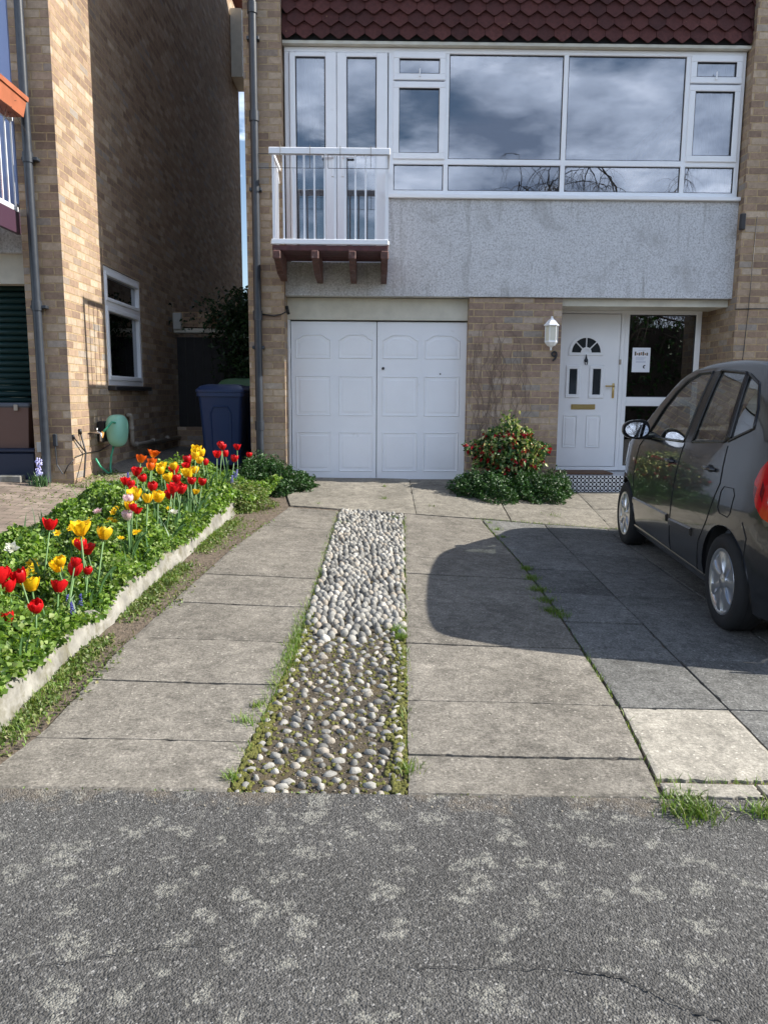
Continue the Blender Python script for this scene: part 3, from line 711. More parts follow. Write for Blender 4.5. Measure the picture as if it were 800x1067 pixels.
place_tulip('yellow',*N1(748,32),.46,'yellow tulip flanked by red petals above the pale pink one','yellow over pale pink',.9)
place_tulip('red',*N1(763,38),.44,'red tulip in front of a yellow one above the pale pink one','red over pale pink',.75)
place_tulip('openred',*N1(795,70),.42,'splayed red tulip beside the pale pink one','splayed red by pink',.55)
place_tulip('pink',*N2(168,433),.44,'pale pink tulip left of the yellow trio near the hose reel side','pale pink tulip left')
for x,y in [(165,252),(228,230),(222,288),(250,268)]: place_tulip('orange',*N2(x,y),.50,'orange tulip in the far cluster below the green hose reel','orange tulips')
for x,y in [(125,360),(115,387),(175,373)]: place_tulip('red',*N2(x,y),.44,'red tulip in the small far left group against the block paving','far left red tulips',.85)
for x,y in [(190,305),(252,338),(272,368),(298,388)]: place_tulip('red',*N2(x,y),.46,'red tulip in the row just below the orange tulips','red tulips below the orange ones',1.)
for x,y in [(335,342),(350,385),(408,370),(448,357),(368,405),(402,302),(425,352)]: place_tulip('red',*N2(x,y),.46,'red tulip in the dense cluster below the yellow tulips','dense red tulips',1.08)
for x,y in [(465,255),(485,276)]: place_tulip('red',*N2(x,y),.50,'red tulip wedged between the upper yellow tulips and the wheelie bin cluster','red among upper yellow')
for x,y in [(558,195),(605,187),(655,200),(670,232),(620,230),(553,230),(540,267),(608,252)]: place_tulip('red',*N2(x,y),.50,'tall red tulip in the cluster in front of the blue wheelie bin','red tulips by the blue bin',1.)
for x,y in [(440,208),(412,250),(445,240),(488,222),(384,285),(515,226)]: place_tulip('yellow',*N2(x,y),.52,'yellow tulip in the tall far cluster left of the blue wheelie bin','tall far yellow tulips',1.02)
for x,y in [(338,288),(315,307),(378,330),(428,318),(462,303),(470,328)]: place_tulip('yellow',*N2(x,y),.47,'yellow tulip in the middle tier above the dense red cluster','middle yellow tulips',1.02)
for x,y in [(198,408),(213,438),(266,417)]: place_tulip('yellow',*N2(x,y),.44,'yellow tulip of the trio left of the dense red cluster','yellow trio',1.12)
place_tulip('yellow',*N2(437,407),.38,'small yellow tulip below the dense red cluster','small far yellow',.65)
# small flowers
def small_flower(name,mat,n,size,h,label,cat,group,spots,spike=False,dbl=False):
    first=None
    for i,(px,py) in enumerate(spots):
        if first is None:
            t=thing(name,label,cat,group=group)
            MB().tube([(0,0,-h-.03),(0.01,0,-h*.5),(0,0,0)],.002,5).build('stem',M['stem'],t,uv=False)
            V=[];Fs=[];c=0
            if spike:
                for k in range(22):
                    z=-.05+.07*k/22;r=.011*(1-k/30);a=k*2.4;q=IV[:12] if False else None
                    p=Vector((r*math.cos(a),r*math.sin(a),z));s=.006
                    V+=[p+Vector((s,0,0)),p+Vector((-s,0,0)),p+Vector((0,s,0)),p+Vector((0,-s,0)),p+Vector((0,0,s)),p+Vector((0,0,-s))]
                    Fs+=[tuple(c+i for i in f) for f in [(0,2,4),(2,1,4),(1,3,4),(3,0,4),(2,0,5),(1,2,5),(3,1,5),(0,3,5)]];c+=6
            else:
                K=18 if dbl else n
                for k in range(K):
                    a=2*PI*k/ n*(1 if not dbl else 1.13);el=.35+(.9*(k/K) if dbl else 0);L=size*(1-.4*(k/K) if dbl else 1)
                    d=Vector((math.cos(a)*math.cos(el),math.sin(a)*math.cos(el),math.sin(el)));s=Vector((-math.sin(a),math.cos(a),0))*L*.32
                    V+=[Vector((0,0,0)),d*L*.55+s,d*L,d*L*.55-s];Fs+=[(c,c+1,c+2,c+3)];c+=4
                if not dbl:
                    for k in range(8):
                        a=2*PI*k/8;b_=2*PI*(k+1)/8;r=size*.22
                        V+=[Vector((r*.7*math.cos(a),r*.7*math.sin(a),.002)),Vector((r*.7*math.cos(b_),r*.7*math.sin(b_),.002)),Vector((r*math.cos(b_),r*math.sin(b_),size*.4)),Vector((r*math.cos(a),r*math.sin(a),size*.4))];Fs+=[(c,c+1,c+2,c+3)];c+=4
            q=MB();q.add(V,Fs);q.build('flower',mat,t,uv=False,fixn=False);first=t;o=t
        else: o=copy_tree(first)
        g=G(px,py,h*.9+.07);o.location=g;o.rotation_euler=(random.uniform(.1,.9) if not spike else random.uniform(-.2,.2),random.uniform(-.2,.2),random.uniform(-.6,.6));s=random.uniform(.85,1.2);o.scale=(s,s,s)
        tag(o,label,cat,group)
small_flower('narcissus',M['p_yellow'],6,.028,.26,'small yellow narcissus in the near group left of the red pair','narcissus','near narcissi',[N1(*p) for p in [(180,385),(200,375),(160,445),(165,430),(205,405),(215,430),(155,455)]])
small_flower('narcissus',M['p_yellow'],6,.026,.26,'small yellow narcissus scattered through the middle of the bed','narcissus','middle narcissi',[N1(*p) for p in [(310,168),(342,205),(418,178),(550,128),(600,155),(635,148),(655,122),(690,60),(675,80),(720,235),(535,120),(560,122)]])
small_flower('narcissus',M['p_yellow'],6,.028,.26,'small yellow narcissus in the farther half of the bed below the tulip clusters','narcissus','farther narcissi',[N2(*p) for p in [(338,488),(78,507),(95,488),(65,540),(85,550),(197,597),(182,600)]])
small_flower('double_daffodil',M['p_white'],6,.05,.28,'shaggy white double flower at the left rim of the bed by the block paving','flower','white double left',[N1(70,298)],dbl=True)
small_flower('double_daffodil',M['p_white'],6,.045,.26,'shaggy white flower low in the middle of the bed right of the pale pink tulips','flower','white double mid',[N2(358,512)],dbl=True)
small_flower('double_daffodil',M['p_pink'],6,.05,.30,'blush pink double flower between the block paving and the golden tulips','flower','blush double',[N1(585,80)],dbl=True)
small_flower('grape_hyacinth',M['p_blue'],6,.02,.16,'violet blue grape hyacinth low at the rim of the bed near the paving','grape hyacinth','rim grape hyacinths',[N1(*p) for p in [(425,92),(372,130),(402,130)]],spike=True)
small_flower('grape_hyacinth',M['p_blue'],6,.02,.13,'violet blue grape hyacinth low among the near leaves by the edging','grape hyacinth','near grape hyacinths',[N1(*p) for p in [(402,590),(478,585),(425,635)]],spike=True)
small_flower('bluebell',M['p_blue'],6,.02,.22,'slim lilac flower spike beside the red tulips by the bin','bluebell','bluebells by the bin',[N2(*p) for p in [(640,325),(652,318),(630,345),(65,385),(148,330)]],spike=True)
# ------------------------------------------------------------------ shrubs
def mound(cx,cy,rx,ry,h,n,shell=.35):
    out=[]
    for _ in range(n):
        a=random.uniform(0,2*PI);el=math.asin(random.uniform(0,1));r=1-abs(random.gauss(0,shell))*.5
        k=1+.16*math.sin(3*a+cx*9)+.12*math.sin(7*a+el*5)+.1*math.sin(11*el+4*a)
        x=cx+rx*k*r*math.cos(a)*math.cos(el);y=cy+ry*k*r*math.sin(a)*math.cos(el);out.append((x,y,gz(x,y)+h*k*r*math.sin(el)))
    return out
def woody(t,cx,cy,h,spread,n,mat=M['bark'],z0=None,r=.008):
    b=MB()
    for _ in range(n):
        a=random.uniform(0,2*PI);s=random.uniform(.2,1)*spread;g=gz(cx,cy) if z0 is None else z0
        b.tube([(cx,cy,g-.03),(cx+s*.4*math.cos(a),cy+s*.3*math.sin(a),g+h*.5),(cx+s*math.cos(a),cy+s*.5*math.sin(a),g+h*random.uniform(.7,1))],[r,r*.7,r*.3],5)
    return b.build('branch',mat,t,uv=False)
t=thing('shrub','low spreading green shrub at the foot of the brick pier left of the garage','shrub',(-1.15,8.1,gz(-1.15,8.1)))
woody(t,-1.15,8.1,.25,.3,8);leafcloud('foliage',mound(-1.16,8.12,.33,.42,.32,5200)+mound(-.86,8.38,.24,.3,.16,1800),.03,M['leaf_dark'],t,up=.7,lobes=2)
t=thing('shrub','pale feathery plant spilling over the far end of the bed edging','shrub',(-1.25,7.3,gz(-1.25,7.3)))
woody(t,-1.25,7.3,.14,.2,6,M['stem']);leafcloud('foliage',mound(-1.3,7.25,.30,.42,.19,3600),.024,M['weed'],t,up=.8,lobes=2)
t=thing('ground_cover','bushy dark green mound of leaves at the foot of the flowering shrub','plant',(1.5,8.35,gz(1.5,8.35)))
woody(t,1.5,8.4,.15,.4,8,M['stem']);leafcloud('foliage',mound(1.25,8.32,.36,.33,.24,4200)+mound(1.75,8.42,.34,.32,.26,4200)+mound(2.08,8.62,.18,.2,.24,1900),.028,M['leaf_dark'],t,up=.8,lobes=2)
t=thing('flowering_shrub','holly-like shrub with variegated leaves and crimson flowers against the brick pillar','shrub',(1.45,8.6,gz(1.45,8.6)))
woody(t,1.5,8.6,.72,.40,22,r=.009)
def sph(n):
    out=[]
    for _ in range(n):
        v=rng.normal(size=3);v/=np.linalg.norm(v);r=random.uniform(.35,1)**.6;a=math.atan2(v[2],v[0]);k=1+.13*math.sin(4*a+2)+.1*math.sin(9*a)
        x=1.50+.42*v[0]*r*k;y=8.60+.22*v[1]*r;z=gz(1.47,8.6)+.43+.33*v[2]*r*k
        out.append((x,y,z))
    return out
S=sph(1500)+[(1.50+random.gauss(0,.05),8.62+random.gauss(0,.04),gz(1.5,8.6)+random.uniform(.6,.9)) for _ in range(8)]
leafcloud('foliage',S,.048,M['leaf_holly'],t,up=.4,lobes=2,aspect=.55)
leafcloud('foliage',sph(1100),.05,M['leaf_dark'],t,up=.4,lobes=2,aspect=.55)
leafcloud('blossom',[p for p in sph(420) if p[2]<gz(1.47,8.6)+.66][:330],.034,M['p_crim'],t,up=.5,lobes=5,aspect=.9)
# dead creeper stems on the pillar
b=MB()
for _ in range(26):
    x=random.uniform(1.12,1.75);z=.8;pts=[(x,8.872,z)]
    while z<random.uniform(1.8,2.45):
        z+=random.uniform(.05,.12);x+=random.gauss(0,.03);x=min(max(x,1.09),2.0);pts.append((x,8.872+random.uniform(-.004,.002),z))
    b.tube(pts,[.0022]*len(pts),4,caps=False)
tag(b.build('creeper',simple('dry_creeper',(.20,.15,.12),.9),uv=False),'dry leafless creeper stems clinging to the brick pillar beside the garage','creeper')
# ------------------------------------------------------------------ MAIN HOUSE
GP=9.05   # garage door plane
house=thing('house','brick terraced house with white garage door, long first-floor window and red hung tiles','house',(1.3,9.0,gz(1.3,9)))
b=MB();b.box(-1.385,-.99,8.72,9.12,-.1,8.5);b.build('brick_pier',M['brick'],house)
b=MB();b.box(4.02,4.95,8.72,9.75,-.1,8.5);b.build('brick_pier',M['brick'],house)
b=MB();b.box(1.07,2.12,8.88,9.75,-.1,2.535);b.build('brick_pillar',M['brick_pink'],house)
b=MB();b.box(-1.385,-1.12,9.12,20.2,-.1,8.5);b.box(4.68,4.95,9.75,20.2,-.1,8.5);b.box(-1.12,4.68,19.95,20.2,-.1,8.5);b.build('side_wall',M['brick'],house)
b=MB();b.prism([(-.988,2.54),(4.018,2.54),(4.018,3.575),(.147,3.575),(.147,2.90),(-.988,2.90)],8.84,9.0,axis='y');b.build('rendered_panel',M['render'],house)
b=MB();b.box(-.99,4.02,9.0,15.9,2.56,2.8);b.box(-.99,4.02,9.0,15.9,5.25,5.4);b.build('floor_slab',M['int_wall'],house)
# rooms behind glass
b=MB();b.box(-.98,4.0,12.9,13.0,2.8,5.25);b.build('room_back_wall',M['int_wall'],house)
b=MB();b.box(2.0,2.1,10.8,13.,.4,2.56);b.box(2.1,4.3,11.5,11.6,.4,2.56);b.build('hall_wall',M['int_dark'],house)
b=MB();b.box(-1.0,1.1,9.20,9.3,.2,2.56);b.build('garage_back',M['dark_gap'],house)
# hung tiles: pointed, overlapping rows
b=MB();r=0;z=5.165;tw=.182;rh=.122
while z<8.4:
    x=-1.02+(r%2)*tw/2
    while x<4.0:
        c=x+tw/2;w=tw*.49;tip=z-.0;
        poly=[(-w,.058),(-w*.12,.0),(w*.12,.0),(w,.058),(w,.26),(-w,.26)]
        y0=8.765+random.uniform(-.003,.003);tl=.028
        V=[]
        for dy in (0,.012):
            for px_,pz_ in poly: V.append((min(max(c+px_,-.985),4.015),y0+dy+pz_*.22,tip+pz_))
        n=6;b.add(V,[tuple(range(n)),tuple(range(2*n-1,n-1,-1))]+[(i,(i+1)%n,(i+1)%n+n,i+n) for i in range(n)])
        x+=tw
    z+=rh;r+=1
b.build('hung_tiles',M['tile'],house)
b=MB();b.box(-.985,4.015,8.83,9.0,5.14,8.45);b.build('tile_backing',M['dark_gap'],house)
b=MB();b.box(-.985,4.015,8.80,8.95,5.128,5.158);b.build('flashing_strip',M['cream'],house)
# roof
b=MB();b.prism([(8.66,8.45),(14.3,11.2),(20.6,8.45),(20.6,8.65),(14.3,11.42),(8.66,8.65)],-1.40,5.0,axis='x');rf=b.build('roof',M['tile'],house)
b=MB();b.box(-1.40,5.0,8.64,8.70,8.42,8.66);b.build('fascia',M['white'],house)
b=MB();b.prism([(8.72,8.5),(20.2,8.5),(14.3,11.2)],-1.385,-1.12,axis='x');b.prism([(8.72,8.5),(20.2,8.5),(14.3,11.2)],4.68,4.95,axis='x');b.build('gable',M['brick'],house)
# --- long window
WY=8.90
def frame_ring(b,x0,x1,z0,z1,w,y0,y1,bev=.006):
    b.box(x0,x1,y0,y1,z1-w,z1,bev=bev);b.box(x0,x1,y0,y1,z0,z0+w,bev=bev)
    b.box(x0,x0+w,y0+.001,y1-.001,z0+w-.004,z1-w+.004,bev=bev);b.box(x1-w,x1,y0+.001,y1-.001,z0+w-.004,z1-w+.004,bev=bev)
b=MB()
x0,x1,z0,z1=-.975,4.005,3.62,5.125
dx1=.145   # balcony door / window boundary
b.box(x0,x1,WY-.03,WY+.05,z1-.055,z1,bev=.006)
b.box(dx1+.005,x1,WY-.03,WY+.05,3.62,3.675,bev=.006)
b.box(x0,x0+.05,WY-.029,WY+.05,2.95,z1-.05,bev=.006);b.box(x1-.05,x1,WY-.029,WY+.05,3.62,z1-.05,bev=.006)
b.box(dx1,dx1+.06,WY-.031,WY+.05,3.4,z1-.05,bev=.006)
b.box(dx1+.05,x1-.04,WY-.028,WY+.05,3.945,4.005,bev=.006)
for xm in (.775,2.06,3.385):
    b.box(xm-.025,xm+.025,WY-.0285,WY+.05,3.66,z1-.05,bev=.005)
win=b.build('window',M['white'],house)
b=MB();b.box(dx1-.01,4.018,8.79,8.95,3.578,3.618,bev=.005);b.build('sill',M['white'],win)
def sash(x0,x1,z0,z1,w=.065,name='sash',g='glass',y=WY):
    b=MB();frame_ring(b,x0,x1,z0,z1,w,y-.048,y+.0);s=b.build(name,M['white'],win)
    b=MB();frame_ring(b,x0+w-.004,x1-w+.004,z0+w-.004,z1-w+.004,.010,y-.040,y-.01,bev=0);b.build('gasket',M['seal'],win)
    b=MB();b.box(x0+w,x1-w,y-.02,y-.012,z0+w,z1-w);b.build('pane',M[g],win)
def pane(x0,x1,z0,z1,y=WY,g='glass'):
    b=MB();frame_ring(b,x0-.002,x1+.002,z0-.002,z1+.002,.011,y-.012,y+.01,bev=0);b.build('gasket',M['seal'],win)
    b=MB();b.box(x0,x1,y-.005,y+.003,z0,z1);b.build('pane',M[g],win)
sash(.195,.760,4.80,5.08);sash(.195,.760,3.995,4.785)
sash(3.405,3.965,4.80,5.08);sash(3.405,3.965,3.995,4.785)
pane(.80,2.035,4.005,5.07);pane(2.085,3.36,4.005,5.07)
for a,c in ((.205,.75),(.80,2.035),(2.085,3.36),(3.41,3.955)): pane(a,c,3.675,3.945)
for hx in (.48,3.68):
    b=MB();b.box(hx-.01,hx+.01,WY-.062,WY-.045,4.83,4.845);b.box(hx-.007,hx+.007,WY-.068,WY-.06,4.83,4.91,bev=.003);b.build('window_handle',M['white'],win)
# right curtain
def curtain(x0,x1,z0,z1,y,parent,amp=.03):
    V=[];n=60
    for i in range(n+1):
        x=x0+(x1-x0)*i/n;yy=y+amp*math.sin(i*1.3)+amp*.4*math.sin(i*2.9)
        pinch=.5+.5*((0)/1)
        V+=[(x,yy,z0),(x+.0,yy,z1)]
    q=MB();q.add(V,[(2*i,2*i+2,2*i+3,2*i+1) for i in range(n)]);return q.build('curtain',M['curtain'],parent,smooth=True,fixn=False)
curtain(3.45,3.98,3.5,5.2,9.12,house)
curtain(-.92,-.62,2.95,5.2,9.12,house)
# --- balcony doors
b=MB();b.box(-.925,.145,WY-.03,WY+.05,2.90,2.96,bev=.004);dfr=b.build('balcony_door_frame',M['white'],house)
for (a,c,gl,gr) in ((-.92,-.415,-.855,-.535),(-.410,.135,-.305,.015)):
    b=MB();y=WY-.012;zt,zb=5.065,2.965;gt,gb=5.02,3.05
    b.box(a,gl,y-.04,y,zb,zt,bev=.008);b.box(gr,c,y-.04,y,zb,zt,bev=.008);b.box(gl-.002,gr+.002,y-.039,y-.001,gt,zt,bev=.006);b.box(gl-.002,gr+.002,y-.039,y-.001,zb,gb,bev=.006)
    d=b.build('balcony_door',M['white'],house)
    b=MB();b.box(gl,gr,y-.022,y-.014,gb,gt);b.build('pane',M['glass'],d)
    b=MB();frame_ring(b,gl-.001,gr+.001,gb-.001,gt+.001,.012,y-.034,y-.005,bev=0);b.build('gasket',M['seal'],d)
    hx=-.455 if a<-.6 else -.345;s=-1 if a<-.6 else 1
    b=MB();b.box(hx-.014,hx+.014,y-.055,y-.04,3.80,4.02,bev=.004);b.box(hx,hx+s*.12,y-.085,y-.07,4.0-.012,4.0+.012,bev=.004);b.box(hx-.008,hx+.008,y-.085,y-.05,3.99,4.01);b.build('handle',M['white'],d)
# things seen in the room: a low cabinet & picture
b=MB();b.box(-.7,-.45,9.6,10.0,2.8,3.35);b.build('cabinet',simple('cabinet_wood',(.22,.09,.04),.5),house)
# --- balcony
BF=8.08;bx0,bx1=-1.03,.135
b=MB()
for k in range(6):
    ya=BF+.01+k*.124;b.box(bx0+.01,bx1-.01,ya,ya+.118,2.905,2.935)
b.box(bx0,bx1,BF,BF+.03,2.885,2.94,bev=.004)
bal=b.build('balcony',M['wood_red'],house)
for xb in (-.985,-.60,-.225,.105):
    b=MB();b.prism([(8.70 if xb<-.9 else 8.84,2.90),(8.06,2.90),(8.06,2.82),(8.14,2.79),(8.36,2.70),(8.70 if xb<-.9 else 8.84,2.67)],xb-.032,xb+.032,axis='x');b.box(xb-.04,xb+.04,8.05,8.09,2.80,2.885,bev=.01);b.build('bracket',M['wood_worn'],bal)
b=MB();rw='white_paint'
b.box(bx0-.02,bx1+.02,BF-.03,BF+.02,3.80,3.865,bev=.006)
b2=MB();b2.box(bx0-.005,bx1+.005,BF-.022,BF+.018,2.945,2.995,bev=.004)
for xs,side in ((bx0,-1),(bx1,1)):
    b.box(xs-.02,xs+.02,BF+.01,8.84,3.815,3.855,bev=.005);b2.box(xs-.015,xs+.015,BF+.01,8.84,2.95,2.985,bev=.004)
    b.tube([(xs,8.55,3.80),(xs,8.84,3.62)],.008,6)
b.build('handrail',M[rw],bal);b2.build('bottom_rail',M[rw],bal)
for k in range(12):
    x=bx0+.02+(bx1-bx0-.04)*k/11
    MB().box(x-.009,x+.009,BF-.012,BF+.006,2.99,3.81).build('baluster',M[rw],bal)
for xs in (bx0,bx1):
    for k in range(1,6):
        y=BF+.13*k;MB().box(xs-.008,xs+.008,y-.008,y+.008,2.98,3.82).build('baluster',M[rw],bal)
b=MB()
for (xa,xb_) in ((bx0-.12,-.50),(-.46,bx1)):
    for zz in (3.79,3.66): b.tube([(xa,BF-.06,zz),(xb_,BF-.06,zz)],.003,5)
    b.tube([(xb_,BF-.06,3.66),(xb_,BF-.06,3.79)],.003,5);b.tube([(xa,BF-.06,3.66),(xa,BF-.06,3.79)],.003,5)
for x in (-.93,-.64,-.34,-.04): b.tube([(x,BF-.06,3.66),(x,BF-.065,3.79),(x,BF-.04,3.875),(x,BF+.03,3.875)],.003,5)
tag(b.build('planter_holder',M['black'],uv=False),'thin black wire planter holders hooked over the white balcony rail','planter holder')
# --- garage
gx0,gx1,gz0,gz1=R(304,335,485,502,GP);gxm=P(392.3,420,GP)[0]
b=MB();b.box(-.99,1.07,GP-.05,GP+.05,gz1+.012,2.535,bev=.003);b.build('lintel_board',M['cream'],house)
b=MB()
b.box(-.99,gx0-.008,GP-.045,GP+.05,.2,gz1+.045,bev=.004);b.box(gx1+.008,1.07,GP-.045,GP+.05,.2,gz1+.045,bev=.004);b.box(gx0-.02,gx1+.02,GP-.046,GP-.0,gz1+.012,gz1+.045,bev=.004)
b.build('garage_frame',M['white'],house)
b=MB();b.box(-.99,1.07,8.93,9.2,.15,gz0-.012);b.build('garage_threshold',M['conc_pale'],house)
def moulding(b,x0,x1,z0,z1,y,arch=0.,w=.022,h=.008,n=32):
    # loop of a raised-and-sunk moulding around a panel field
    def loop(ins,yy):
        a,c,d,e=x0+ins,x1-ins,z0+ins,z1-ins;L=[(a,yy,d),(c,yy,d)]
        if arch<=0: return L+[(c,yy,e)]+[(c-(c-a)*k/n,yy,e) for k in range(1,n)]+[(a,yy,e)]
        for k in range(n+1):
            t=k/n;s=1-abs(2*t-1);L.append((c-(c-a)*t,yy,e-arch+arch*(.5-.5*math.cos(PI*min(1,s*1.7)))))
        return L
    ls=[loop(0,y),loop(w*.35,y-h*.9),loop(w*.8,y+h*.4),loop(w*1.5,y+h*.5),loop(w*2.3,y-h*.25)]
    m=len(ls[0]);V=[p for l_ in ls for p in l_];fs=[]
    for j in range(len(ls)-1):
        for i in range(m): fs.append((j*m+i,j*m+(i+1)%m,(j+1)*m+(i+1)%m,(j+1)*m+i))
    fs.append(tuple((len(ls)-1)*m+i for i in range(m)))
    b.add(V,fs)
cx=lambda v:v/3.636+280
cz=lambda v:v/3.636+290
for (a,c,cols) in ((gx0,gxm-.004,[(103,237),(265,395)]),(gxm+.004,gx1,[(430,565),(588,722)])):
    b=MB();b.box(a,c,GP-.002,GP+.03,gz0,gz1,bev=.004)
    for (u,v) in cols:
        X0,X1,_,_=R(cx(u),400,cx(v),401,GP)
        for (t_,bt,ar) in ((213,305,.055),(370,522,0),(582,732,0)):
            _,_,Z0,Z1=R(400,cz(t_),401,cz(bt),GP);moulding(b,X0,X1,Z0,Z1,GP-.0035,ar)
    xm=(R(cx(cols[0][1]),400,cx(cols[1][0]),401,GP));xm=(xm[0]+xm[1])/2
    b.box(xm-.003,xm+.003,GP-.0065,GP,gz0+.01,gz1-.01)
    gd=b.build('garage_door',M['white_paint'],house)
    if a>gx0:
        q=MB();p=P(cx(433),cz(341),GP);q.lathe([(.016,0),(.016,.012),(.008,.02),(0,.02)],14,mat=Matrix.Translation((p[0],GP-.004,p[2]))@Matrix.Rotation(PI/2,4,'X'));q.build('lock',M['iron'],gd)
        q=MB();p=P(cx(649),cz(362),GP);q.lathe([(.009,0),(.009,.008),(0,.01)],12,mat=Matrix.Translation((p[0],GP-.004,p[2]))@Matrix.Rotation(PI/2,4,'X'));q.build('lock',M['iron'],gd)
    else:
        q=MB()
        for zz in (.8,1.3,1.9): q.box(gx0-.012,gx0+.004,GP-.012,GP-.003,zz,zz+.07,bev=.002)
        q.build('hinge',M['steel'],gd)
# --- porch and front door
DP=9.45
b=MB();b.box(2.12,4.02,9.0,9.75,2.46,2.535);b.build('porch_soffit',M['cream'],house)
b=MB();b.box(2.121,4.019,8.93,9.0,2.455,2.536,bev=.003);b.build('porch_beam',M['cream'],house)
tread=R(590,485,640,489.8,DP)[2]
b=MB();b.box(2.121,4.019,8.84,9.6,-.05,tread-.008,mi=0);st=b.build('door_step',M['mosaic'],house)
b=MB();b.box(2.121,4.019,8.80,8.839,-.05,.345);b.build('step_footing',M['conc'],house)
C7=lambda x,y:(470+x/4.2105,300+y/4.2105);C8=lambda x,y:(570+x/4.2105,310+y/4.2105)
dl=2.13;dr=P(*C7(742,500),DP)[0]-.0;dz1=P(*C7(600,112),DP)[2]
sx0,sx1=P(*C8(345,250),DP)[0],P(*C8(668,250),DP)[0]
b=MB()
b.box(dl,dr+.02,DP-.035,DP+.05,dz1,dz1+.055,bev=.005);b.box(dr-.045,dr,DP-.034,DP+.05,tread,dz1+.01,bev=.005)
b.box(dl-.0,dl+.045,DP-.034,DP+.05,tread,dz1+.01,bev=.005);b.box(dl,dr,DP-.036,DP+.05,tread,tread+.045,bev=.004)
dfm=b.build('door_frame',M['white'],house)
a,c=dl+.05,dr-.05
b=MB();b.box(a,c,DP-.03,DP+.02,tread+.05,dz1-.006,bev=.005)
y=DP-.031
for (u0,u1,v0,v1) in ((482,550,558,698),(583,652,558,700)):
    p0=P(*C7(u0,v1),DP);p1=P(*C7(u1,v0),DP);moulding(b,p0[0],p1[0],p0[2],p1[2],y-.002,0,.016,.008)
door=b.build('front_door',M['white'],house)
def glazed(u0,u1,v0,v1):
    p0=P(*C7(u0,v1),DP);p1=P(*C7(u1,v0),DP);X0,X1,Z0,Z1=p0[0],p1[0],p0[2],p1[2]
    b=MB();frame_ring(b,X0-.045,X1+.045,Z0-.04,Z1+.04,.044,y-.014,y+.002,bev=.006);b.build('glazing_bead',M['white'],door)
    b=MB();b.box(X0,X1,y-.004,y+.001,Z0,Z1);b.build('pane',M['lead_glass'],door)
M['lead_glass']=simple('dark_door_glass',(.03,.035,.04),.08,spec=.8)
glazed(512,549,354,467);glazed(614,653,354,469)
# fanlight
pc=P(*C7(588,284),DP);ro=.175;ri=.065
def arc(r,n=24,a0=0,a1=PI): return [(pc[0]+r*math.cos(a0+(a1-a0)*k/n),pc[2]+r*math.sin(a0+(a1-a0)*k/n)) for k in range(n+1)]
b=MB()
def ringarc(b,ra,rb,ya,yb,a0=0,a1=PI,n=24):
    A=arc(ra,n,a0,a1);B=arc(rb,n,a0,a1);V=[]
    for p,q in zip(A,B): V+=[(p[0],yb,p[1]),(p[0],ya,p[1]),(q[0],ya,q[1]),(q[0],yb,q[1])]
    fs=[]
    for i in range(n):
        for k in range(3): fs.append((4*i+k,4*i+k+1,4*i+5+k,4*i+4+k))
    fs+=[(0,1,2,3),(4*n+3,4*n+2,4*n+1,4*n)]
    b.add(V,fs)
ringarc(b,ro,ro+.035,y-.014,y+.002);ringarc(b,ri-.025,ri,y-.013,y+.002);b.box(pc[0]-ro-.035,pc[0]+ro+.035,y-.012,y+.002,pc[2]-.035,pc[2]-.0,bev=.004)
for k in range(1,4):
    a_=PI*k/4;b.tube([(pc[0]+ri*math.cos(a_),y-.004,pc[2]+ri*math.sin(a_)),(pc[0]+ro*math.cos(a_),y-.004,pc[2]+ro*math.sin(a_))],.008,6)
fan=b.build('fanlight',M['white'],door)
for k in range(4):
    b=MB();A=arc(ro,8,PI*k/4+.02,PI*(k+1)/4-.02);B=arc(ri,8,PI*k/4+.03,PI*(k+1)/4-.03);b.prism(A+B[::-1],y-.003,y+.001,axis='y');b.build('pane',M['lead_glass'],door)
X0,X1,Z0,Z1=R(*C7(522,510),*C7(627,532),DP);b=MB();b.box(X0,X1,y-.012,y+.001,Z0,Z1,bev=.003);b.box(X0+.012,X1-.012,y-.018,y-.011,Z0+.012,Z1-.012,bev=.003);b.build('letterbox',M['brass'],door)
p=P(*C7(588,310),DP);b=MB();b.lathe([(0,-.004),(.022,0),(.024,.008),(.012,.016),(0,.018)],16,mat=Matrix.Translation((p[0],y,p[2]-.02))@Matrix.Rotation(PI/2,4,'X'));b.tube([(p[0]-.018,y-.012,p[2]-.03),(p[0]-.012,y-.02,p[2]-.07),(p[0]+.012,y-.02,p[2]-.07),(p[0]+.018,y-.012,p[2]-.03)],.006,6);b.tube([(p[0],y-.01,p[2]),(p[0],y-.012,p[2]+.05)],[.012,.004],8);b.build('knocker',M['iron'],door,smooth=True)
p=P(*C7(706,447),DP);b=MB();b.box(p[0]-.013,p[0]+.013,y-.012,y+.001,p[2]-.10,p[2]+.08,bev=.004);b.tube([(p[0],y-.01,p[2]+.045),(p[0],y-.05,p[2]+.045),(p[0]-.11,y-.052,p[2]+.045)],.009,8);b.build('handle',M['brass'],door,smooth=True)
b=MB();p=P(*C7(736,325),DP);b.box(p[0]-.012,p[0]+.012,DP-.048,DP-.034,p[2]-.03,p[2]+.03,bev=.003);b.build('bell_push',M['taupe'],dfm)
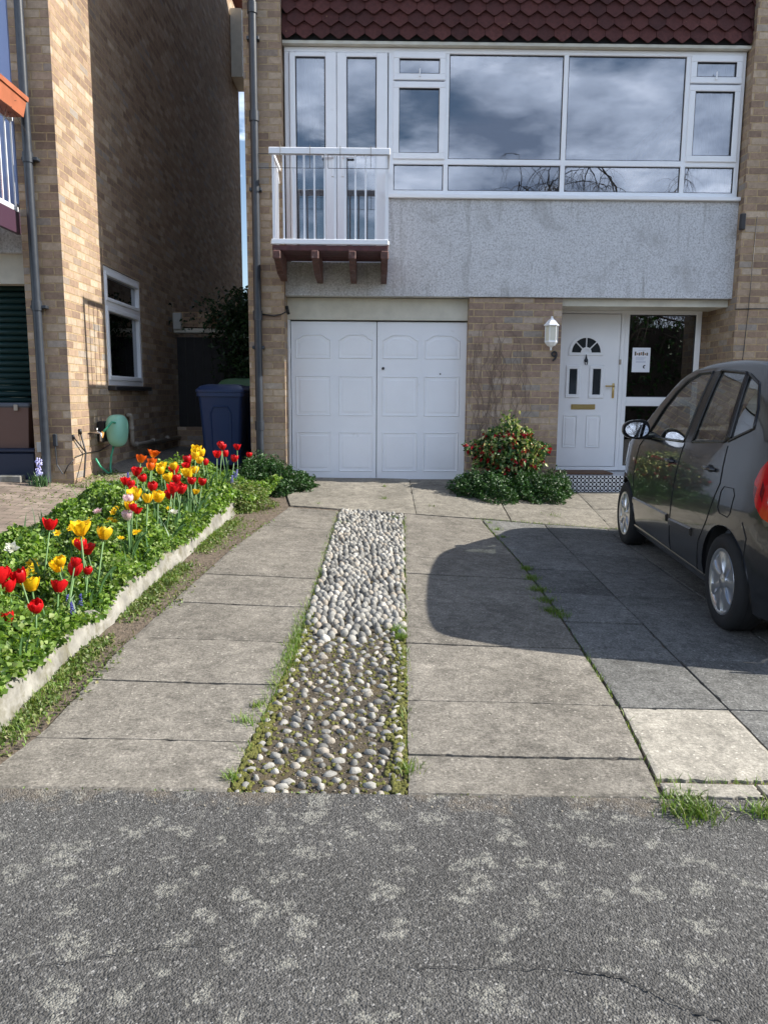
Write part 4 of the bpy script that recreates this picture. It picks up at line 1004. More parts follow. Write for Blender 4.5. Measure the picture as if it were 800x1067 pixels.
# side window
b=MB();g0,g1,h0,h1=R(*C8(353,76),*C8(640,437),DP)
k0,k1,l0,l1=R(*C8(330,476),*C8(640,737),DP);g0=dr+.055;sx1=g1+.065
b.box(dr+.001,g0,DP-.033,DP+.05,tread,h1+.06,bev=.005);b.box(g1,sx1,DP-.033,DP+.05,tread,h1+.06,bev=.005)
b.box(g0-.004,g1+.004,DP-.034,DP+.049,h1,h1+.061,bev=.005);b.box(g0-.004,g1+.004,DP-.034,DP+.049,l1,h0,bev=.005);b.box(g0-.004,g1+.004,DP-.034,DP+.049,tread,l0,bev=.005)
sw=b.build('side_window',M['white'],house)
for z0_,z1_ in ((h0,h1),(l0,l1)):
    b=MB();b.box(g0,g1,DP-.01,DP-.002,z0_,z1_);b.build('pane',M['glass_dark'],sw)
    b=MB();frame_ring(b,g0-.001,g1+.001,z0_-.001,z1_+.001,.01,DP-.02,DP,bev=0);b.build('gasket',M['seal'],sw)
b=MB();b.box(sx1,4.4,DP+.0,DP+.3,-.05,2.46);b.build('porch_wall',M['brick'],house)
b=MB();b.box(dl,dr,DP+.06,DP+.07,tread,dz1);b.build('door_backing',M['dark_gap'],house)
# notice on the glass
X0,X1,Z0,Z1=R(*C8(371,220),*C8(449,327),DP)
nt_=thing('notice','white paper notice with a colour picture strip stuck inside the porch side window','notice',(X0,DP-.012,Z0))
b=MB();b.box(X0,X1,DP-.0135,DP-.0115,Z0,Z1);b.build('sheet',M['paper'],nt_)
W=X1-X0;Hh=Z1-Z0
b=MB()
for i in range(7): b.box(X0+W*(.12+.11*i),X0+W*(.12+.11*i+.085),DP-.0148,DP-.0137,Z0+Hh*(.68+.02*(i%2)),Z0+Hh*(.84-.02*((i*3)%4)),mi=i%2)
b.build('picture_strip',[M['photo1'],M['photo2']],nt_)
b=MB();b.box(X0+W*.32,X0+W*.72,DP-.0146,DP-.0137,Z0+Hh*.89,Z0+Hh*.905)
for k in range(4): b.box(X0+W*.18,X0+W*(.78-.05*k),DP-.0146,DP-.0137,Z0+Hh*(.60-.035*k),Z0+Hh*(.612-.035*k))
for k in range(2): b.box(X0+W*.2,X0+W*.76,DP-.0146,DP-.0137,Z0+Hh*(.43-.035*k),Z0+Hh*(.445-.035*k))
b.build('print_lines',M['ink_soft'],nt_)
b=MB();cx_,cz_=X0+W*.68,Z0+Hh*.22
b.prism([(cx_+.016,cz_+.022),(cx_-.004,cz_+.020),(cx_-.014,cz_+.006),(cx_-.014,cz_-.008),(cx_-.004,cz_-.020),(cx_+.012,cz_-.018),(cx_+.004,cz_-.008),(cx_+.001,cz_+.004),(cx_+.016,cz_+.012)],DP-.0148,DP-.0137,axis='y');b.build('emblem',M['ink'],nt_)
# door mat
b=MB();b.box(2.17,2.82,8.98,9.36,tread-.006,tread+.012,bev=.004);tag(b.build('doormat',M['mat']),'brown coir doormat on the tiled front step','doormat')
# lantern on pillar
p=P(574,347,8.80);lx,lz=p[0],p[2]
lt=thing('wall_lantern','white hexagonal wall lantern on the brick pillar above the house number','lantern',(lx,8.80,lz))
T=Matrix.Translation((lx,8.78,lz))
b=MB();b.lathe([(0,.185),(.012,.18),(.012,.165),(.02,.155),(.045,.135),(.075,.10),(.088,.088),(.088,.078),(.078,.076)],6,mat=T);b.build('cap',M['white'],lt)
b=MB();b.lathe([(.064,.076),(.064,-.085)],6,mat=T,closed=True);b.build('lamp_glass',M['lamp_glass'],lt)
b=MB()
for k in range(6):
    a_=2*PI*k/6;b.tube([(lx+.07*math.cos(a_),8.78+.07*math.sin(a_),lz+.08),(lx+.07*math.cos(a_),8.78+.07*math.sin(a_),lz-.09)],.005,5)
b.lathe([(.074,-.085),(.076,-.10),(.066,-.115),(.060,-.12),(.045,-.14),(.02,-.15),(.01,-.165),(.012,-.185),(0,-.195)],6,mat=T);b.build('cage',M['white'],lt)
b=MB();b.box(lx-.03,lx+.03,8.86,8.88,lz-.10,lz+.04,bev=.005);b.tube([(lx,8.87,lz-.06),(lx,8.82,lz-.13),(lx,8.79,lz-.13)],.009,6);b.build('wall_bracket',M['white'],lt)
# house number
cu=bpy.data.curves.new('n','FONT');cu.body='9';cu.size=.16;cu.extrude=.006;cu.bevel_depth=.002;cu.align_x='CENTER'
to=bpy.data.objects.new('n',cu);col.objects.link(to);bpy.context.view_layer.update()
me=bpy.data.meshes.new_from_object(to.evaluated_get(bpy.context.evaluated_depsgraph_get()));bpy.data.objects.remove(to)
no=bpy.data.objects.new('house_number',me);col.objects.link(no);me.materials.clear();me.materials.append(M['black']);p=P(577,376,8.87)
no.location=(p[0],8.87,p[2]+.0);no.rotation_euler=(PI/2,0,0);tag(no,'dark numeral 9 fixed to the brick pillar under the white lantern','number')
# drainpipe on left pier
b=MB();px_=-1.275;b.tube([(px_,8.665,.35),(px_,8.665,8.4)],.042,14)
for zz in (1.05,2.25,4.3,5.35): b.tube([(px_,8.665,zz),(px_,8.665,zz+.10)],.052,14)
dp=b.build('drainpipe',M['iron'],house,smooth=True,auto=40)
b=MB()
for zz in (1.94,3.6,5.1): b.box(px_-.065,px_+.065,8.655,8.72,zz,zz+.035,bev=.004)
b.build('pipe_bracket',M['iron'],dp)
# black cables
b=MB();b.tube([(-1.24,8.70,2.32),(-1.1,8.70,2.30),(-1.02,8.70,2.32),(-.97,8.74,2.35),(-.96,8.83,2.40)],.007,6);b.tube([(-.975,8.80,2.42),(-.955,8.82,2.33)],.018,8)
tag(b.build('cable',M['black'],smooth=True),'black cable clipped across the left brick pier beside the garage lintel','cable')
b=MB();b.tube([(4.0,8.70,2.41),(4.3,8.705,2.42),(4.42,8.705,2.42),(4.45,8.705,2.36),(4.42,8.705,1.4),(4.42,8.705,.5)],.006,6);b.tube([(4.17,8.708,3.4),(4.15,8.708,2.4),(4.10,8.708,1.2),(4.10,8.708,.4)],.004,5)
tag(b.build('cable',M['black'],smooth=True),'thin black cables looping down the right brick pier','cable')
b=MB();b.box(4.0-.02,4.03,8.66,8.72,3.25,3.42,bev=.006);tag(b.build('junction_box',M['black']),'small black box on the brick pier just under the right end of the window sill','box')
# ------------------------------------------------------------------ NEIGHBOUR HOUSE
nh=thing('neighbouring_house','tall buff brick house on the left with a long blank side wall and green shutter','house',(-5.5,8.,gz(-3.6,8)))
WX=-2.96
wy0,wy1,wz0,wz1=8.73,10.06,1.535,2.84
b=MB()   # side wall with a window hole
b.box(WX-.25,WX,7.6,wy0,0,9.5);b.box(WX-.25,WX,wy1,17.9,0,9.5);b.box(WX-.249,WX,wy0,wy1,0,wz0);b.box(WX-.249,WX,wy0,wy1,wz1,9.5)
b.box(-3.33,WX-.25,7.6,7.95,0,9.5);b.box(-8.2,-7.8,7.6,7.95,0,9.5);b.box(-8.2,WX-.25,17.6,17.9,0,9.5);b.box(-8.2,-7.9,7.95,17.6,0,9.5)
b.box(-7.8,-3.33,7.75,7.95,5.1,9.5)
b.build('brick_wall',M['brick'],nh)
b=MB();b.prism([(7.2,9.4),(12.7,12.),(18.3,9.4),(18.3,9.6),(12.7,12.25),(7.2,9.6)],-8.4,-2.8,axis='x');b.build('roof',M['tile'],nh)
b=MB();b.box(-7.8,-3.33,7.80,7.95,2.50,2.78);b.build('lintel_board',M['cream'],nh)
b=MB();b.box(-7.8,-3.33,7.72,7.95,2.78,3.18);b.build('rendered_panel',M['render'],nh)
b=MB()
z=.75
b.box(-7.8,-3.33,8.02,8.04,.3,2.5)
while z<2.5: b.tube([(-7.8,8.02,z),(-3.33,8.02,z)],.03,8);z+=.062
b.build('roller_shutter',M['shutter'],nh,smooth=True)
b=MB();b.box(-7.8,-3.33,8.1,17.,2.5,2.6);b.box(-3.35,-3.30,7.95,8.3,.3,2.5);b.build('garage_return',M['int_dark'],nh)
# side window
b=MB();X=WX-.03
def ring_x(b,y0,y1,z0,z1,w,xa,xb,bev=.005):
    b.box(xa,xb,y0,y1,z1-w,z1,bev=bev);b.box(xa,xb,y0,y1,z0,z0+w,bev=bev);b.box(xa+.001,xb-.001,y0,y0+w,z0+w-.004,z1-w+.004,bev=bev);b.box(xa+.001,xb-.001,y1-w,y1,z0+w-.004,z1-w+.004,bev=bev)
ring_x(b,wy0,wy1,wz0,wz1,.065,WX-.09,WX-.01);b.box(WX-.088,WX-.008,wy0+.06,wy1-.06,2.40,2.47,bev=.005)
ring_x(b,wy0+.06,wy1-.06,wz0+.06,2.405,.05,WX-.07,WX+.006);ring_x(b,wy0+.06,wy1-.06,2.465,wz1-.06,.04,WX-.07,WX+.006)
w=b.build('window',M['white'],nh)
b=MB();b.box(WX-.045,WX-.04,wy0+.1,wy1-.1,wz0+.1,2.38);b.build('pane',M['glass_dark2'] if 'glass_dark2' in M else M['glass_dark'],w)
b=MB();b.box(WX-.045,WX-.04,wy0+.09,wy1-.09,2.49,wz1-.09);b.build('pane',M['glass_dark'],w)
b=MB();b.box(WX-.02,WX+.09,wy0-.03,wy1+.05,wz0-.055,wz0-.005,bev=.006);b.build('sill',M['black'],w)
b=MB();b.box(-4.6,-4.5,8.2,11,.5,3.0);b.box(WX-.4,WX-.25,8.5,8.55,.5,3);b.build('room_wall',M['int_dark'],nh)
b=MB();b.lathe([(.0,0),(.07,0),(.08,.18),(.07,.22),(0,.22)],14,mat=Matrix.Translation((WX-.18,9.7,1.60)));b.build('ornament',simple('red_vase',(.5,.02,.02),.4),nh)
b=MB();b.lathe([(0,0),(.04,0),(.05,.12),(.02,.2),(0,.3)],12,mat=Matrix.Translation((WX-.18,9.35,1.60)));b.build('ornament',M['fabric'],nh)
# front upper window, balcony
b=MB();b.box(-3.60,-3.34,7.62,7.72,3.2,5.1,bev=.01);b.box(-7.8,-3.6,7.64,7.72,5.0,5.1);b.build('window',simple('shade_tinted_white_frame',(.30,.38,.62),.35),nh)  # white uPVC frame, its bluish shade and reflection put into the colour
b=MB();b.box(-7.8,-3.6,7.67,7.68,3.2,5.0);b.build('pane',M['glass'],nh)
RX=-3.36
b=MB();b.box(-4.6,RX,6.85,7.6,3.04,3.10);b.box(-4.6,RX+.02,6.83,6.87,2.92,3.12);b.box(RX-.01,RX+.03,6.83,7.6,2.92,3.12,bev=.004);nb=b.build('balcony',simple('plum_paint',(.06,.03,.05),.35),nh)
for zz,nm in ((3.125,'bottom_rail'),(3.925,'handrail')):
    b=MB();b.box(RX-.02,RX+.02,6.85,7.6,zz,zz+.045,bev=.004);b.box(-4.6,RX+.018,6.83,6.87,zz+.001,zz+.044,bev=.004);b.build(nm,M['white_paint'],nb)
for k in range(7):
    y=6.86+.12*k;MB().box(RX-.006,RX+.006,y-.006,y+.006,3.16,3.94).build('baluster',M['white_paint'],nb)
for k in range(1,9):
    x=RX-.13*k;MB().box(x-.006,x+.006,6.844,6.856,3.16,3.94).build('baluster',M['white_paint'],nb)
# planter boxes
def trough(cx,cy,cz,lx_,ly_,h,label):
    bm=bmesh.new();
    ring=lambda s,z,e:[bm.verts.new((cx+sx*(lx_/2*s+e),cy+sy*(ly_/2*s+e),cz+z)) for sx,sy in ((-1,-1),(1,-1),(1,1),(-1,1))]
    L=[ring(.82,0,0),ring(.97,h*.78,0),ring(.97,h*.78,.012),ring(1,h,.012),ring(.95,h,-.004),ring(.85,h*.5,-.012)]
    for A,B in zip(L,L[1:]):
        for i in range(4): bm.faces.new((A[i],A[(i+1)%4],B[(i+1)%4],B[i]))
    bm.faces.new(L[0][::-1]);bm.faces.new(L[-1])
    t=thing('planter',label,'planter',(cx,cy,cz));q=MB();q.bm(bm);q.build('trough',M['terracotta'],t);return t
pA=PX_=None
t=trough(-3.24,7.14,3.90,.19,.66,.19,'terracotta trough hooked on the side rail of the left balcony')
q=MB()
for _ in range(14):
    a=random.uniform(0,6.28);q.tube([(-3.24,7.1+random.uniform(-.2,.3),3.95),(-3.17+random.uniform(-.06,.06),7.2+random.uniform(-.2,.2),3.85+random.uniform(-.1,.25))],.002,4)
q.build('twig',M['bark'],t,uv=False)
t=trough(-3.52,7.1,3.12,.2,.5,.28,'terracotta pot standing inside the left balcony behind the white bars')
leafcloud('foliage',[(-3.52+random.gauss(0,.06),7.1+random.gauss(0,.14),3.42+abs(random.gauss(0,.06))) for _ in range(300)],.04,M['leaf_dark'],t,lobes=2)
# drainpipe
b=MB();b.tube([(-3.20,7.54,.82),(-3.20,7.54,9.4)],.040,14)
for zz in (2.22,3.55,5.0): b.tube([(-3.20,7.54,zz),(-3.20,7.54,zz+.09)],.048,14)
b.tube([(-3.20,7.54,.84),(-3.20,7.53,.72),(-3.19,7.50,.58)],.042,14)
d=b.build('drainpipe',M['iron'],nh,smooth=True,auto=40)
b=MB()
for zz in (2.24,3.57): b.box(-3.26,-3.11,7.53,7.60,zz,zz+.03,bev=.004)
b.build('pipe_bracket',M['iron'],d)
b=MB();b.box(-3.30,-3.235,7.575,7.60,.87,.97,bev=.004);b.build('meter_cover',M['grey_plastic'],nh)
b=MB();b.box(-3.14,-3.10,7.57,7.60,.93,1.05,bev=.006);b.tube([(-3.12,7.58,.93),(-3.11,7.57,.75),(-3.05,7.55,.66)],.006,6);b.build('outlet',M['iron'],nh)
# white pipe stub
b=MB();p=G(63,502);b.lathe([(.030,-.05),(.030,.09),(.040,.09),(.040,.15),(.032,.15),(.030,.12)],18,mat=Matrix.Translation((p[0],p[1],p[2])),closed=True);tag(b.build('pipe_stub',M['white'],smooth=True,auto=40),'short white plastic pipe stub standing at the left house corner','pipe')
# white brick
p=G(12,502);b=MB();b.box(p[0]-.14,p[0]+.10,p[1]-.02,p[1]+.09,p[2]-.01,p[2]+.06,bev=.008);tag(b.build('loose_brick',M['kerbwhite']),'pale loose brick lying in front of the green shutter','brick')
# boxes in garage opening
t=thing('storage_chest','dark navy plastic chest standing before the green roller shutter','chest',(-3.75,7.8,.62))
b=MB();b.box(-4.2,-3.36,7.66,7.98,.56,.86,bev=.015);b.build('body',M['navy'],t);b=MB();b.box(-4.22,-3.345,7.64,7.985,.862,.90,bev=.01);b.build('lid',M['navy'],t)
def crate(cx,cy,z0,wx,wy,h,label):
    t=thing('storage_box',label,'box',(cx,cy,z0));bm=bmesh.new()
    ring=lambda s,z:[bm.verts.new((cx+sx*wx/2*s,cy+sy*wy/2*s,z0+z)) for sx,sy in ((-1,-1),(1,-1),(1,1),(-1,1))]
    L=[ring(.84,0),ring(.98,h)]
    for i in range(4): bm.faces.new((L[0][i],L[0][(i+1)%4],L[1][(i+1)%4],L[1][i]))
    bm.faces.new(L[0][::-1]);bm.faces.new(L[1]);q=MB();q.bm(bm);q.build('body',M['crate'],t)
    q=MB();q.box(cx-wx/2-.01,cx+wx/2+.01,cy-wy/2-.01,cy+wy/2+.01,z0+h+.001,z0+h+.045,bev=.012);q.build('lid',M['fabric'],t)
    for dx in (-.12,.10):
        q=MB();q.box(cx+dx-.02,cx+dx+.02,cy-wy/2-.022,cy-wy/2-.005,z0+h-.03,z0+h+.03,bev=.004);q.build('clip',M['taupe'],t)
crate(-3.62,7.82,.902,.44,.28,.40,'brown plastic storage box with grey lid stacked on the navy chest')
# hose reel
rx,ry,rz=-2.775,8.33,1.05
hr=thing('hose_reel','sea green wall-mounted hose reel on the brick side wall','hose reel',(rx,ry,rz))
bm=bmesh.new();bmesh.ops.create_uvsphere(bm,u_segments=28,v_segments=18,radius=1)
for v in bm.verts:
    x,y,z=v.co;e=.72
    x,y,z=[math.copysign(abs(q)**e,q) for q in (x,y,z)]
    v.co=Vector((x*.10*(1+.12*z),y*.155,z*.172));v.co=Vector((rx+v.co.x+.02,ry+v.co.y,rz+v.co.z))
q=MB();q.bm(bm);q.build('housing',M['reel'],hr,smooth=True)
q=MB();q.box(-2.955,-2.87,ry-.05,ry+.05,rz-.12,rz+.10,bev=.01);q.build('wall_bracket',M['black'],hr)
q=MB();q.tube([(rx+.05,ry-.15,rz+.09),(rx+.03,ry-.19,rz+.10),(rx-.01,ry-.23,rz+.04),(rx-.06,ry-.25,rz-.02)],.012,8);q.tube([(rx-.02,ry-.02,rz-.16),(rx-.05,ry-.03,rz-.28),(rx-.06,ry-.04,rz-.40),(rx-.04,ry-.08,rz-.45),(rx-.05,ry-.16,rz-.44),(rx-.1,ry-.24,rz-.36),(rx-.13,ry-.27,rz-.28)],.011,8);q.build('hose',M['hose'],hr,smooth=True)
q=MB();q.tube([(rx-.05,ry-.24,rz-.00),(rx-.065,ry-.255,rz-.06)],.017,10);q.build('connector',simple('orange_connector',(.6,.3,.08),.5),hr)
tp=thing('garden_tap','small brass and grey outdoor tap on the brick wall left of the hose reel','tap',(-2.96,8.08,1.05))
q=MB();q.tube([(-2.96,8.08,1.04),(-2.86,8.07,1.04),(-2.84,8.07,1.03),(-2.84,8.06,.95)],.012,8);q.tube([(-2.88,8.07,1.04),(-2.88,8.07,1.09)],.009,8);q.build('spout',M['steel'],tp,smooth=True)
q=MB();q.tube([(-2.88,8.02,1.09),(-2.88,8.12,1.09)],.007,6);q.build('handle',M['black'],tp)
# waste pipe
q=MB();X=WX+.045;q.tube([(X-.04,9.28,1.19),(X,9.30,1.19),(X,9.34,1.15),(X,9.34,1.1),(X,9.34,.88),(X,9.36,.84),(X,9.42,.83),(X,11.6,.80)],.026,10)
for yy in (9.45,10.2,10.9): q.tube([(X,yy,.829),(X,yy+.06,.829)],.033,10)
q.tube([(X,9.34,1.0),(X,9.34,1.05)],.032,10)
q.build('waste_pipe',M['taupe'],nh,smooth=True)
# black stakes
q=MB();q.tube([(-2.87,7.62,.62),(-2.93,7.86,.85),(-2.945,7.78,1.06)],.009,6);q.tube([(-2.93,7.86,.85),(-2.945,7.60,1.02)],.007,6);q.tube([(-2.945,7.78,1.04),(-2.945,7.775,1.09)],.018,8);q.tube([(-2.945,7.61,1.0),(-2.945,7.59,1.04)],.014,8)
tag(q.build('black_cane',M['black'],smooth=True),'forked black cane leaning on the brick wall below the tap','cane')
q=MB();q.tube([(-2.95,7.63,.82),(-2.95,7.9,.84),(-2.95,8.3,.83),(-2.95,8.8,.90),(-2.95,9.3,.93)],.005,6);q.tube([(-3.05,7.58,.66),(-3.0,7.56,.74),(-2.95,7.60,.80)],.005,6)
tag(q.build('cable',M['black'],smooth=True),'thin black cable running low along the left side wall behind the hose','cable')
# bluebells at drainpipe base
t=thing('bluebell','clump of lilac bluebells at the foot of the left drainpipe','bluebell',(-3.22,7.42,gz(-3.22,7.42)))
V=[];Fs=[];c=0
for _ in range(46):
    x=-3.22+random.uniform(-.03,.03);y=7.42+random.uniform(-.025,.025);z=gz(x,y)+random.uniform(.10,.27);s=.009;p=Vector((x,y,z))
    V+=[p+Vector((s,0,0)),p+Vector((-s,0,0)),p+Vector((0,s,0)),p+Vector((0,-s,0)),p+Vector((0,0,s*1.5)),p+Vector((0,0,-s*1.5))];Fs+=[tuple(c+i for i in f) for f in [(0,2,4),(2,1,4),(1,3,4),(3,0,4),(2,0,5),(1,2,5),(3,1,5),(0,3,5)]];c+=6
q=MB();q.add(V,Fs);q.build('flower',simple('lilac_petal',(.42,.42,.75),.6),t,uv=False)
blades('leaf',[(-3.22+random.gauss(0,.04),7.42+random.gauss(0,.03),gz(-3.22,7.42)-.01) for _ in range(90)],.13,.005,M['leaf_tulip'],parent=t)
pts=[(random.uniform(-3.0,-2.4),7.5+random.uniform(-.05,.9),0) for _ in range(700)]
pts=[(x,y,gz(x,y)+random.uniform(0,.02)) for x,y,_ in pts if random.random()<math.exp(-((x+2.9)/.25)**2)+.08]
pts+=[(x,y,gz(x,y)) for x,y in [(random.uniform(-3.4,-2.5),random.uniform(6.6,7.6)) for _ in range(260)]]
leafcloud('paving_weeds',pts,.022,M['weed'],up=.9,kind='stuff',lobes=2)
# passage: gate, lintel, bins, evergreen
gt=thing('side_gate','dark boarded side gate under a brick beam between the two houses','gate',(-2.3,11.7,.9))
q=MB()
for k in range(12): q.box(-2.94+.13*k,-2.94+.13*k+.124,11.75,11.78,.75,2.28)
q.build('boards',M['gatewood'],gt)
q=MB();q.box(-2.955,-1.39,11.65,11.9,2.42,2.64);q.build('beam',M['brick'],gt)
q=MB();q.box(-2.955,-1.39,11.64,11.9,2.34,2.40);q.build('lintel',M['cream'],gt)
q=MB();q.box(-2.955,-2.83,11.60,11.75,2.38,2.62,bev=.01);q.build('post_box',M['grey_plastic'],gt)
q=MB();q.box(-2.955,-1.39,11.66,11.86,.5,.95);q.build('low_wall',M['brick'],gt)
def bin_(cx,cy,z0,body,lid,label,s=1.):
    t=thing('wheelie_bin',label,'wheelie bin',(cx,cy,z0));bm=bmesh.new()
    def ring(w,d,z,dy=0,r=.05):
        L=[]
        for sx,sy in ((-1,-1),(1,-1),(1,1),(-1,1)):
            for k in range(4):
                a=math.atan2(sy,sx)+(k-1.5)*PI/8*1.0
                L.append(bm.verts.new((cx+sx*(w/2-r)+r*math.cos(a),cy+dy+sy*(d/2-r)+r*math.sin(a),z0+z)))
        return L
    L=[ring(.46*s,.50*s,.05),ring(.52*s,.58*s,.6*s),ring(.56*s,.64*s,.93*s,),ring(.60*s,.68*s,.93*s),ring(.60*s,.68*s,.98*s)]
    for A,B in zip(L,L[1:]):
        for i in range(16): bm.faces.new((A[i],A[(i+1)%16],B[(i+1)%16],B[i]))
    bm.faces.new(L[0][::-1]);bm.faces.new(L[-1]);q=MB();q.bm(bm)
    # raised arch panel on the front
    q.tube([(cx-.12*s,cy-.255*s,z0+.2*s),(cx-.13*s,cy-.30*s,z0+.72*s),(cx-.09*s,cy-.31*s,z0+.80*s),(cx+.09*s,cy-.31*s,z0+.80*s),(cx+.13*s,cy-.30*s,z0+.72*s),(cx+.12*s,cy-.255*s,z0+.2*s)],.012,6)
    q.build('body',body,t,smooth=True,auto=35)
    bm=bmesh.new();L=[ring(.62*s,.70*s,.985*s),ring(.62*s,.70*s,1.01*s),ring(.54*s,.60*s,1.06*s,.02),ring(.36*s,.40*s,1.085*s,.03)]
    for A,B in zip(L,L[1:]):
        for i in range(16): bm.faces.new((A[i],A[(i+1)%16],B[(i+1)%16],B[i]))
    bm.faces.new(L[0][::-1]);bm.faces.new(L[-1]);q=MB();q.bm(bm);q.tube([(cx-.22*s,cy+.36*s,z0+1.02*s),(cx+.22*s,cy+.36*s,z0+1.02*s)],.016,8);q.build('lid',lid,t,smooth=True,auto=35)
    for sx in (-1,1):
        q=MB();q.lathe([(.03,-.03),(.09,-.028),(.1,-.02),(.1,.02),(.09,.028),(.03,.03)],20,mat=Matrix.Translation((cx+sx*.25*s,cy+.24*s,z0+.10))@Matrix.Rotation(PI/2,4,'Y'));q.build('wheel',M['black'],t)
zb=gz(-1.9,9.3)
bin_(-1.79,9.35,zb,M['blue_bin'],M['blue_bin'],'blue wheelie bin standing in the passage in front of the dark gate',.92)
bin_(-1.66,10.15,zb+.02,M['blue_bin'],M['green_lid'],'wheelie bin with a green lid behind the blue one',.98)
t=thing('evergreen_climber','dark evergreen growing beside the side gate behind the bins','tree',(-1.75,11.3,gz(-1.75,11)))
woody(t,-1.75,11.4,2.2,.4,10,z0=gz(-1.75,11),r=.02)
leafcloud('foliage',[(-1.72+random.gauss(0,.22),11.35+random.gauss(0,.25),gz(-1.7,11)+random.uniform(.9,2.35)) for _ in range(3600)]+[(-2.0+random.gauss(0,.3),11.5+random.gauss(0,.2),gz(-1.7,11)+random.gauss(1.95,.16)) for _ in range(700)],.06,M['leaf_ivy'],t,up=.5,lobes=2)
q=MB();q.box(-2.95,-2.72,17.0,17.8,7.9,9.2);tag(q.build('rear_extension_eaves',M['cream']),'pale eaves end high behind the gap between the houses','eaves')
# ------------------------------------------------------------------ behind the camera: hedge, trees
t=thing('hedge','tall dark green hedge across the road','hedge',(0,-11,0))
pts=[(random.uniform(-22,22),random.uniform(-11.6,-10.4),0) for _ in range(26000)]
leafcloud('foliage',[(x,y,random.uniform(-.1,4.6+.45*math.sin(x*.9)+.3*math.sin(x*2.7))) for x,y,_ in pts],.22,M['leaf_dark'],t,up=.6)
q=MB();q.box(-22,22,-11.4,-10.7,-.3,4.0);q.build('branch',M['bark'],t,uv=False)
def bare_tree(cx,cy,h,label,seed):
    rr=random.Random(seed);t=thing('bare_tree',label,'tree',(cx,cy,0));q=MB();q.tube([(cx,cy,-.3),(cx+.1,cy,h*.3),(cx,cy+.1,h*.5)],[.22,.17,.13],10);q.build('trunk',M['bark'],t,smooth=True)
    q=MB()
    def br(p,d,L,r,dep):
        pts=[p];dd=d.copy()
        for k in range(5):
            dd=(dd+Vector((rr.gauss(0,.18),rr.gauss(0,.18),rr.gauss(0,.1)-.10*(4-dep)))).normalized();pts.append(pts[-1]+dd*L/5)
        q.tube(pts,[r*(1-.13*k) for k in range(6)],5,caps=False)
        if dep>0:
            for k in range(4 if dep>1 else 5):
                i=rr.randint(1,5);nd=(dd+Vector((rr.gauss(0,.8),rr.gauss(0,.8),rr.gauss(0,.5)+.1))).normalized();br(pts[i],nd,L*.68,r*.5,dep-1)
    for k in range(7):
        a=2*PI*k/7;br(Vector((cx,cy,h*rr.uniform(.3,.5))),Vector((math.cos(a),math.sin(a),.9)).normalized(),h*.33,.08,4)
    zm=max(v[2] for v in q.v);q.build('crown',M['bark'],t,uv=False);t.scale=(1.25,1.25,h/zm)
bare_tree(10.2,-13.5,11.2,'bare weeping tree across the road opposite the front door',3)
bare_tree(6.6,-14.5,10.6,'smaller bare tree across the road opposite the balcony',5)
# ------------------------------------------------------------------ CAR
car=thing('parked_car','dark grey five-door hatchback parked on the paving by the front door','car',(0,0,0))
prof=[(-1.792,.24),(-1.79,.34),(-1.788,.44),(-1.782,.54),(-1.765,.61),(-1.735,.655),(-1.715,.72),(-1.70,.80),(-1.685,.88),(-1.665,.96),(-1.64,1.04),(-1.60,1.14),(-1.56,1.235),(-1.52,1.32),(-1.485,1.39),(-1.45,1.435),(-1.40,1.465),(-1.32,1.487),(-1.2,1.505),(-1.08,1.518),(-.95,1.528),(-.8,1.536),(-.65,1.541),(-.5,1.543),(-.35,1.543),(-.2,1.54),(-.05,1.533),(.1,1.52),(.22,1.505),(.33,1.483),(.43,1.45),(.53,1.40),(.63,1.34),(.73,1.28),(.83,1.218),(.93,1.155),(1.03,1.095),(1.12,1.045),(1.2,1.012),(1.3,.985),(1.4,.955),(1.5,.915),(1.6,.86),(1.68,.80),(1.735,.73),(1.765,.65),(1.78,.55),(1.787,.44),(1.79,.34),(1.792,.24)]
ZS=lambda z:z if z<1.03 else 1.03+(z-1.03)*1.115
prof=[(a,ZS(b)) for a,b in prof]
def interp(tab,v):
    if v<=tab[0][0]:return tab[0][1]
    for (a,b),(c,d) in zip(tab,tab[1:]):
        if v<=c:
            t_=(v-a)/(c-a);return b+(d-b)*t_
    return tab[-1][1]
def smooth_tab(tab,v,e=.05): return (interp(tab,v-e)+2*interp(tab,v)+interp(tab,v+e))/4
Wt=[(-1.792,.56),(-1.76,.63),(-1.72,.68),(-1.64,.725),(-1.5,.765),(-1.3,.788),(-1.0,.797),(.9,.797),(1.2,.79),(1.4,.765),(1.55,.72),(1.66,.65),(1.74,.54),(1.792,.42)]
Tt=[(.15,.93),(.22,.955),(.32,.985),(.45,.998),(.60,1.0),(.75,.992),(.86,.975),(.95,.955),(1.02,.935),(1.10,.905),(1.2,.868),(1.3,.828),(1.4,.785),(1.47,.75),(1.55,.70)]
Tt=[(ZS(a),b) for a,b in Tt]
Wf=lambda y:smooth_tab(Wt,y,.03)
Tf=lambda z:smooth_tab(Tt,z,.03)
sx=lambda y,z:Wf(y)*Tf(z)
ns,nq,ntp=16,4,9
rows_=[]
